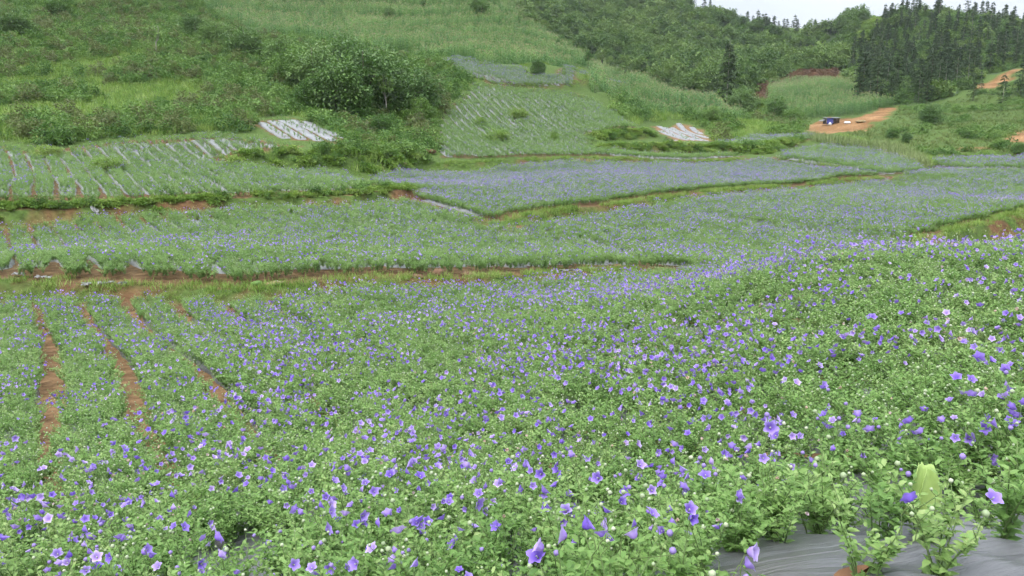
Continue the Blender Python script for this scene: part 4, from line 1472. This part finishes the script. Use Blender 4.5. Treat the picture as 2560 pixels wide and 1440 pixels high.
# ------------------------------------------------------------------ trees and bushes one by one
def tree(name, meshes, u, v, hpx, h0, label, cat='tree', group=None, wide=1.0, sink=.1):
    x, y = ground(u, v)
    s = hpx * y / F / h0
    root = obj(name, None, None, (x, y, zt1(x, y) - sink), (0, 0, random.uniform(0, 6.28)), (s * wide, s * wide, s))
    obj('trunk', meshes[0], root)
    obj('crown', meshes[1], root)
    tag(root, label, cat, group)
    return root


DK = [broadleaf(700 + i, 6.0, 2.4, 3.0, 'dark', 210, 30, .26) for i in range(4)]
GR = [broadleaf(710 + i, 6.0, 2.3, 3.0, 'shrub', 170, 28, .26) for i in range(3)]
LP = [broadleaf(720 + i, 6.0, 1.7, 1.5, 'dark', 70, 26, .26, trunk_r=.09) for i in range(2)]
GB = [broadleaf(740 + i, 6.0, 3.4, 3.0, 'grass', 150, 26, .34) for i in range(2)]
SL = [broadleaf(730 + i, 6.0, 1.2, 1.3, 'shrub', 16, 20, .28, trunk_r=.07, bark='palebark') for i in range(2)]
for u, v, h, me_, wd, lb in [
    (700, 168, 72, DK[3], 1.3, 'dark tree at the left tip of the clump, close under the corn'),
    (770, 285, 80, GR[2], 1.2, 'green bush tree left of the big round dark tree'),
    (842, 296, 140, DK[0], 1.25, 'big round dark tree at the front of the tree clump'),
    (905, 285, 158, DK[1], 1.15, 'tallest dark broadleaf tree in the clump below the corn hill'),
    (975, 262, 128, DK[2], 1.2, 'dark tree at the top of the clump below the corn'),
    (1040, 290, 108, DK[3], 1.3, 'dark spreading tree at the right end of the clump'),
    (790, 232, 112, DK[2], 1.35, 'leafy dark tree at the upper left of the clump'),
    (732, 212, 88, GR[0], 1.4, 'green bushy tree on the upper left edge of the clump'),
    (870, 190, 95, DK[3], 1.25, 'dark tree behind the middle of the clump, nearest the corn'),
    (900, 308, 80, GR[1], 1.1, 'lighter green bushy tree in front of the dark clump'),
    (955, 345, 60, GR[2], 1.3, 'yellowish green bush tree on the slope in front of the clump'),
    (1055, 310, 60, GR[0], 1.4, 'low green bush at the foot of the clump beside the sloping field'),
    (970, 300, 112, SL[0], 1.0, 'slender pale-trunked young tree standing before the dark clump'),
    (392, 140, 75, SL[1], 1.7, 'thin-trunked tree alone among shrubs on the left slope'),
    (490, 95, 55, DK[0], 1.3, 'dark round tree at the edge of corn on the left slope'),
    (540, 120, 62, DK[1], 1.6, 'broad dark bush tree just below the corn edge'),
    (615, 150, 75, DK[3], 1.4, 'dark bushy tree left of the clump under the corn'),
    (35, 95, 62, DK[2], 1.6, 'dark tree high at the left edge of the slope'),
    (150, 45, 45, GR[1], 1.7, 'green tree near the top left corner of the slope'),
    (972, 72, 52, LP[0], 1.0, 'lone lollipop-shaped dark tree standing in the corn'),
    (1200, 60, 55, LP[1], 1.3, 'wide-crowned dark tree near the top crest of the corn hill'),
    (1308, 72, 40, LP[0], 1.8, 'broad low tree on the crest of the corn hill'),
    (1060, 26, 24, LP[1], 1.2, 'small tree in the corn at the top of the hill'),
    (1393, 128, 30, GR[0], 1.2, 'small bush on the corn ridge above the high terrace'),
    (1470, 172, 42, LP[1], .9, 'slim dark bush tree at the end of the corn ridge'),
    (1346, 186, 38, DK[0], 1.1, 'dark bush beside the high curved terrace'),
    (1410, 212, 42, SL[0], .6, 'very slender dark tree on the curved high terrace'),
    (1852, 286, 62, DK[1], 1.3, 'dark broad tree at the foot of the two tall conifers'),
    (1935, 300, 58, GR[2], 1.2, 'green tree in the dip before the far corn plot'),
    (2322, 314, 52, DK[3], 1.25, 'dark round bush standing alone on the grassy hummocks'),
    (1985, 312, 40, GR[1], 1.6, 'spreading bush left of the blue-walled hut'),
    (1780, 308, 40, GR[0], 1.5, 'low bush beyond the white plastic beds'),
    (1386, 354, 26, GB[1], .8, 'small bush alone in the lower sloping field'),
    (1296, 296, 26, GB[0], 1.6, 'weedy green bush island high in the sloping field'),
    (1200, 314, 22, GB[1], 1.3, 'low bush island at the upper left of the sloping field'),
    (1245, 354, 30, GB[0], 1.9, 'wide bush island low in the sloping field'),
    (275, 430, 40, GB[1], 2.0, 'grassy bush island in the left terrace crop'),
    (122, 396, 34, GB[0], 1.5, 'dark weedy bush at the upper edge of the left terrace'),
    (2230, 345, 26, GR[1], 1.6, 'bush on the grassy slope above the reeds'),
    (2265, 358, 30, DK[2], .9, 'dark bush on the bank left of the hummocks'),
    (2200, 268, 26, DK[0], 1.8, 'dark brushy bush at the top end of the clay bank'),
    (2420, 345, 20, GR[0], 1.8, 'small dark bush on the open hummock'),
    (2500, 372, 26, GR[1], 1.6, 'bright bush beside the red clay at the far right'),
    (2545, 384, 26, DK[1], 1.3, 'dark bush at the right end of the clay bank'),
    (1890, 80, 30, DK[2], 1.6, 'round dark tree on the skyline of the central hill'),
    (2158, 58, 34, DK[0], 1.1, 'rounded tree on the skyline beside the open slope'),
]:
    tree('bush' if 'bush' in lb and 'tree' not in lb else 'tree', me_, u, v, h, 6.0, lb, 'bush' if 'bush' in lb and 'tree' not in lb else 'tree', None, wd)

CONS = [conifer(800 + i, 10.0, [.22, .27, .20, .30, .24, .21][i], [.18, .12, .3, .08, .34, .2][i], [17, 15, 13, 16, 12, 18][i], [1.1, .9, .8, 1.1, .85, 1.0][i]) for i in range(6)]
x0 = tree('conifer', conifer(900, 10.0, .22, .10, 22, 1.1), 1815, 285, 172, 10.0, 'tall bushy conifer, the taller of the pair beyond the corn ridge', 'conifer')
tree('conifer', conifer(903, 10.0, .16, .45, 14, 1.1), 1828, 232, 84, 10.0, 'smaller bare-trunked conifer just right of the tall bushy one', 'conifer')
for u, v, h, lb in [(2146, 262, 92, 'dark columnar conifer at the left edge of the stand above the corn plot'),
                    (2172, 262, 70, 'slim conifer beside the dark column at the corn plot edge'),
                    (2432, 252, 66, 'dark conifer in front of the clay road cut'),
                    (2505, 262, 75, 'spreading conifer on the slope below the clay road cut'),
                    (2450, 226, 50, 'thin conifer standing against the orange clay cut'),
                    (2550, 240, 95, 'dark conifer at the right edge below the clay cut')]:
    tree('conifer', CONS[random.randrange(6)], u, v, h, 10.0, lb, 'conifer')
# the stand on the right hill
x, y = grid_points(PINES, 5.2, .5)
k = outside(x, y, [CLAY, CLAY2])
x, y = x[k], y[k]
z = zt(x, y)
dens = noise(x, y, 30, 111, 2)
k = in_view(x, y, z, 30, 40) & (RNG.random(len(x)) < .65 + .6 * dens)
x, y, z = x[k], y[k], z[k]
hs = RNG.uniform(5.0, 12.5, len(x)) * np.clip(1.25 - y / 620, .6, 1)
print('conifers in stand', len(x))
order = np.argsort(-(hs / y))
STAND = 'conifers of the stand on the right hill'
for q in order[:285]:
    vi = int(RNG.integers(0, 6))
    sc_ = hs[q] / 10
    root = obj('conifer', None, None, (x[q], y[q], z[q] - .2), (RNG.normal(0, .04), RNG.normal(0, .04), RNG.uniform(0, 6.28)), (sc_ * 1.05, sc_ * 1.05, sc_))
    obj('trunk', CONS[vi][0], root); obj('crown', CONS[vi][1], root)
    uu, vv = 1280 + F * x[q] / y[q], 297 - F * z[q] / y[q]
    pl = ('on the skyline' if vv < 85 else ('in the upper part' if vv < 140 else ('halfway down' if vv < 200 else 'at the foot'))) + ' of the right hill stand, ' + (
        'its left third' if uu < 2290 else ('its middle' if uu < 2430 else 'its right third'))
    tag(root, ('short ' if hs[q] < 6 else ('tall ' if hs[q] > 9 else '')) + ['dense', 'bushy', 'open-crowned', 'broad', 'bare-stemmed', 'slender'][vi] + ' dark conifer ' + pl, 'conifer', STAND)
q = order[285:]
if len(q):
    fc = [proto('far_conifer', c[1]) for c in CONS]
    o = instancer('conifer_stand', fc, np.c_[x[q], y[q], z[q] - .2], rotz(len(q), .02), hs[q] / 10, RNG.integers(0, 6, len(q)))
    tag(o, 'farthest conifers of the stand along the right skyline', 'conifer wood', kind='stuff')
# along the far skyline and dotted on the central hill
for i, (u, v, h) in enumerate([(1868, 64, 34), (1882, 70, 30), (1893, 76, 48), (1905, 78, 40), (1912, 80, 44), (1921, 82, 36), (1934, 82, 40), (1945, 84, 30), (1958, 84, 36), (1966, 84, 34), (1985, 84, 44),
                               (1992, 84, 34), (2010, 86, 24), (2036, 86, 36), (2045, 88, 24), (2054, 88, 26), (2068, 88, 34), (2075, 88, 30), (2089, 88, 28), (2096, 88, 34), (2104, 88, 30), (1760, 28, 36), (1730, 18, 40), (1775, 32, 34)]):
    tree('conifer', CONS[i % 6], u, v, h, 10.0, 'small conifer silhouetted on the far skyline above the saddle', 'conifer', 'conifers along the far skyline', 1.15)
for i, (u, v, h) in enumerate([(1905, 106, 32), (1975, 112, 22), (1875, 120, 26), (2000, 130, 28), (1560, 60, 34), (1640, 90, 30), (1450, 40, 34), (1700, 60, 30), (2100, 150, 40)]):
    tree('conifer', CONS[(i * 2 + 1) % 6], u, v, h, 10.0, 'dark conifer scattered in the wood on the central hill', 'conifer', 'conifers scattered on the central hill', 1.3)

# ------------------------------------------------------------------ hut, sacks, clods and scraps
def box(g, c, s, mi=0, rz=0.0, tilt=(0, 0)):
    V = np.array([(i, j, k) for i in (-.5, .5) for j in (-.5, .5) for k in (-.5, .5)]) * s
    V[:, 2] += V[:, 0] * tilt[0] + V[:, 1] * tilt[1]
    cz, sz = math.cos(rz), math.sin(rz)
    V[:, :2] = V[:, :2] @ np.array([[cz, sz], [-sz, cz]])
    T = [[0, 1, 3], [0, 3, 2], [4, 6, 7], [4, 7, 5], [0, 4, 5], [0, 5, 1], [2, 3, 7], [2, 7, 6], [0, 2, 6], [0, 6, 4], [1, 5, 7], [1, 7, 3]]
    return g.add(V + c, T, .5, mi)


M['tarp'] = plain_mat('blue_tarpaulin', (.05, .06, .24), (.075, .09, .33), 3, .45, .4, 6)
M['roof'] = plain_mat('roof_sheet', (.10, .10, .11), (.24, .24, .25), 3, .6, .2)
M['wood'] = plain_mat('weathered_wood', (.16, .11, .07), (.30, .22, .14), 6, .8, .3)
M['white'] = plain_mat('white_sack', (.62, .62, .63), (.8, .8, .8), 5, .6, .3)
M['tan'] = plain_mat('tan_sheet', (.40, .24, .10), (.5, .32, .15), 3, .7, .2)
hx, hy = ground(2078, 311)
hz = zt1(hx, hy)
hut = obj('hut', None, None, (hx, hy, hz + .05), (0, 0, .08))
hut.scale = (.58, .58, .6)
tag(hut, 'low field hut with blue tarpaulin wall and flat dark roof on the clay bank', 'hut')
hw, hd, hh = 4.4, 2.4, 1.75
for i, xx in enumerate((-hw / 2, -.3, .55, 1.3, hw / 2)):
    for yy in (-hd / 2, hd / 2):
        g = Geo(); tube(g, [(xx, yy, -.6), (xx, yy, hh + (.12 if yy < 0 else .35))], [.05, .045], 6)
        obj('post', g.mesh('post', [M['wood']], True), hut)
n = 24
V, T = [], []
for i in range(n + 1):
    s = i / n
    for k in range(5):
        V.append((-hw / 2 + .1 + s * 2.05, -hd / 2 - .07 + .05 * math.sin(s * 30 + k * .4), k / 4 * (hh + .05)))
for i in range(n):
    for k in range(4):
        a = i * 5 + k
        T += [[a, a + 5, a + 6], [a, a + 6, a + 1]]
w_ = obj('tarpaulin_wall', Geo().add(V, T).mesh('tarpaulin_wall', [M['tarp']], True), hut)
w_.modifiers.new('thickness', 'SOLIDIFY').thickness = .01
g = Geo(); box(g, (0, hd / 2 - .06, hh / 2), (hw, .04, hh), 0); obj('back_wall', g.mesh('back_wall', [M['roof']]), hut)
g = Geo(); box(g, (hw / 2 - .04, .1, hh / 2), (.04, hd * .8, hh), 0); obj('end_wall', g.mesh('end_wall', [M['wood']]), hut)
V, T = [], []
for i in range(40):
    s = i / 39
    for k in range(2):
        V.append((-hw / 2 - .3 + s * (hw + .6), -hd / 2 - .35 + k * (hd + .6), hh + .10 + .22 * k + .03 * math.sin(s * 90)))
for i in range(39):
    a = i * 2
    T += [[a, a + 2, a + 3], [a, a + 3, a + 1]]
rf = obj('roof', Geo().add(V, T).mesh('roof', [M['roof']]), hut)
rf.modifiers.new('thickness', 'SOLIDIFY').thickness = .02
g = Geo(); box(g, (-.6, .2, hh + .33), (1.2, .9, .12), 0, .3); obj('roof_cover', g.mesh('roof_cover', [M['tan']]), rf)
g = Geo(); box(g, (-hw / 2 - .95, -.2, 1.15), (1.7, 1.8, .03), 0, 0, (.28, .1)); obj('lean_to_roof', g.mesh('lean_to_roof', [M['roof']]), hut)


def sack(u, v, s, label, mname='white', name='sack', flat=.6, seed=0, cat='sack', long=1.4):
    rng = np.random.default_rng(seed)
    g = Geo()
    nu, nv = 12, 7
    V, T = [], []
    for i in range(nv):
        ph = -math.pi / 2 + math.pi * i / (nv - 1)
        for k in range(nu):
            th_ = 2 * math.pi * k / nu
            r_ = 1 + rng.normal(0, .10)
            V.append((s * long * r_ * math.cos(ph) * math.cos(th_), s * r_ * math.cos(ph) * math.sin(th_), s * flat * (r_ * math.sin(ph) + .75)))
    for i in range(nv - 1):
        for k in range(nu):
            a, b = i * nu + k, i * nu + (k + 1) % nu
            T += [[a, b, b + nu], [a, b + nu, a + nu]]
    g.add(V, T)
    x, y = ground(u, v)
    o = obj(name, g.mesh(name, [M[mname]], True), None, (x, y, zt1(x, y) - s * .06), (0, 0, rng.uniform(0, 3)))
    tag(o, label, cat)
    return o


sack(2073, 313, .42, 'white sack leaning in front of the hut beside its blue wall', flat=.9, seed=1, long=1.0)
sack(2115, 309, .38, 'left of two white sacks lying on the clay right of the hut', seed=2)
sack(2121, 309, .38, 'right of two white sacks lying on the clay right of the hut', seed=3)
sack(2152, 306, .7, 'pale spoil heap on the clay bank right of the sacks', 'straw', 'spoil_heap', .35, 4, 'heap')
sack(1096, 692, .15, 'dark earth clod sitting on the margin line near the middle', 'clod', 'earth_clod', .9, 5, 'clod', 1.3)
sack(1045, 695, .10, 'low brown clod on the margin left of the bigger dark clod', 'clod', 'earth_clod', .6, 6, 'clod', 2.0)
sack(1545, 672, .12, 'brown clod at the far right of the margin line', 'clod', 'earth_clod', .7, 7, 'clod', 1.6)
sack(1168, 690, .11, 'brown clod on the margin just right of the dark clod', 'clod', 'earth_clod', .6, 8, 'clod', 1.7)
sack(693, 712, .075, 'white crumpled bag on the straw heap at the margin', seed=9, flat=.8)
sack(688, 713, .13, 'flattened straw and weed heap on the margin under a white bag', 'straw', 'straw_heap', .5, 10, 'heap', 1.8)
sack(642, 712, .10, 'dark green heap of pulled weeds left of the white bag', 'crop', 'weed_heap', .6, 11, 'heap', 1.5)
sack(1065, 384, .5, 'brown brush pile at the foot of the green slope', 'clod', 'brush_pile', .5, 12, 'heap', 2.0)


M['scrap'] = plain_mat('scrap_plastic', (.20, .205, .20), (.32, .32, .31), 4, .6, 0)


def scrap(u, v, w, l, label, seed):
    w, l = w * .6, l * .6
    rng = np.random.default_rng(seed)
    nx, ny = 12, 6
    x, y = ground(u, v)
    gx, gy = np.meshgrid((np.arange(nx) / (nx - 1) - .5) * l, (np.arange(ny) / (ny - 1) - .5) * w, indexing='ij')
    gx, gy = gx + rng.normal(0, .02, gx.shape), gy + rng.normal(0, .02, gx.shape)
    gz = zt((gx + x).ravel(), (gy + y).ravel()).reshape(gx.shape) - zt1(x, y) + .05 + rng.uniform(0, .05, gx.shape)
    V, T = np.stack([gx, gy, gz], -1).reshape(-1, 3), []
    for i in range(nx - 1):
        for k in range(ny - 1):
            a = i * ny + k
            T += [[a, a + ny, a + ny + 1], [a, a + ny + 1, a + 1]]
    o = obj('plastic_scrap', Geo().add(V, T).mesh('plastic_scrap', [M['scrap']], True), None, (x, y, zt1(x, y)))
    tag(o, label, 'plastic scrap', 'plastic scraps along the margin')


for i, (u, v, w, l, lb) in enumerate([(50, 692, .22, .5, 'crumpled white plastic scrap nearest the left edge of the margin'), (110, 699, .2, .6, 'second crumpled plastic scrap from the left on the margin'),
                                      (218, 716, .2, .35, 'plastic scrap hanging where a furrow meets the margin'), (265, 713, .2, .6, 'crumpled plastic scrap between furrow ends on the margin'),
                                      (305, 715, .12, .35, 'small pale scrap right of the furrow ends'), (1425, 682, .2, 1.0, 'long pale plastic scrap on the right half of the margin'),
                                      (1490, 676, .18, .8, 'pale plastic scrap near the right end of the margin'), (237, 529, .2, .5, 'white plastic scrap caught in the weeds of the brown bank')]):
    scrap(u, v, w, l, lb, 40 + i)

# ------------------------------------------------------------------ the air of the valley
g = Geo(); box(g, (0, 420, 60), (1500, 1240, 190))
m, N, Lk = mat('valley_haze')
pv = N.new("ShaderNodeVolumePrincipled")
pv.inputs["Color"].default_value = (.9, .94, 1.0, 1)
pv.inputs["Density"].default_value = .00013
pv.inputs["Anisotropy"].default_value = .2
o = N.new("ShaderNodeOutputMaterial"); Lk.new(pv.outputs[0], o.inputs["Volume"])
hz_ = obj('haze', g.mesh('haze', [m])); tag(hz_, 'thin pale haze filling the valley air', 'haze', kind='stuff')
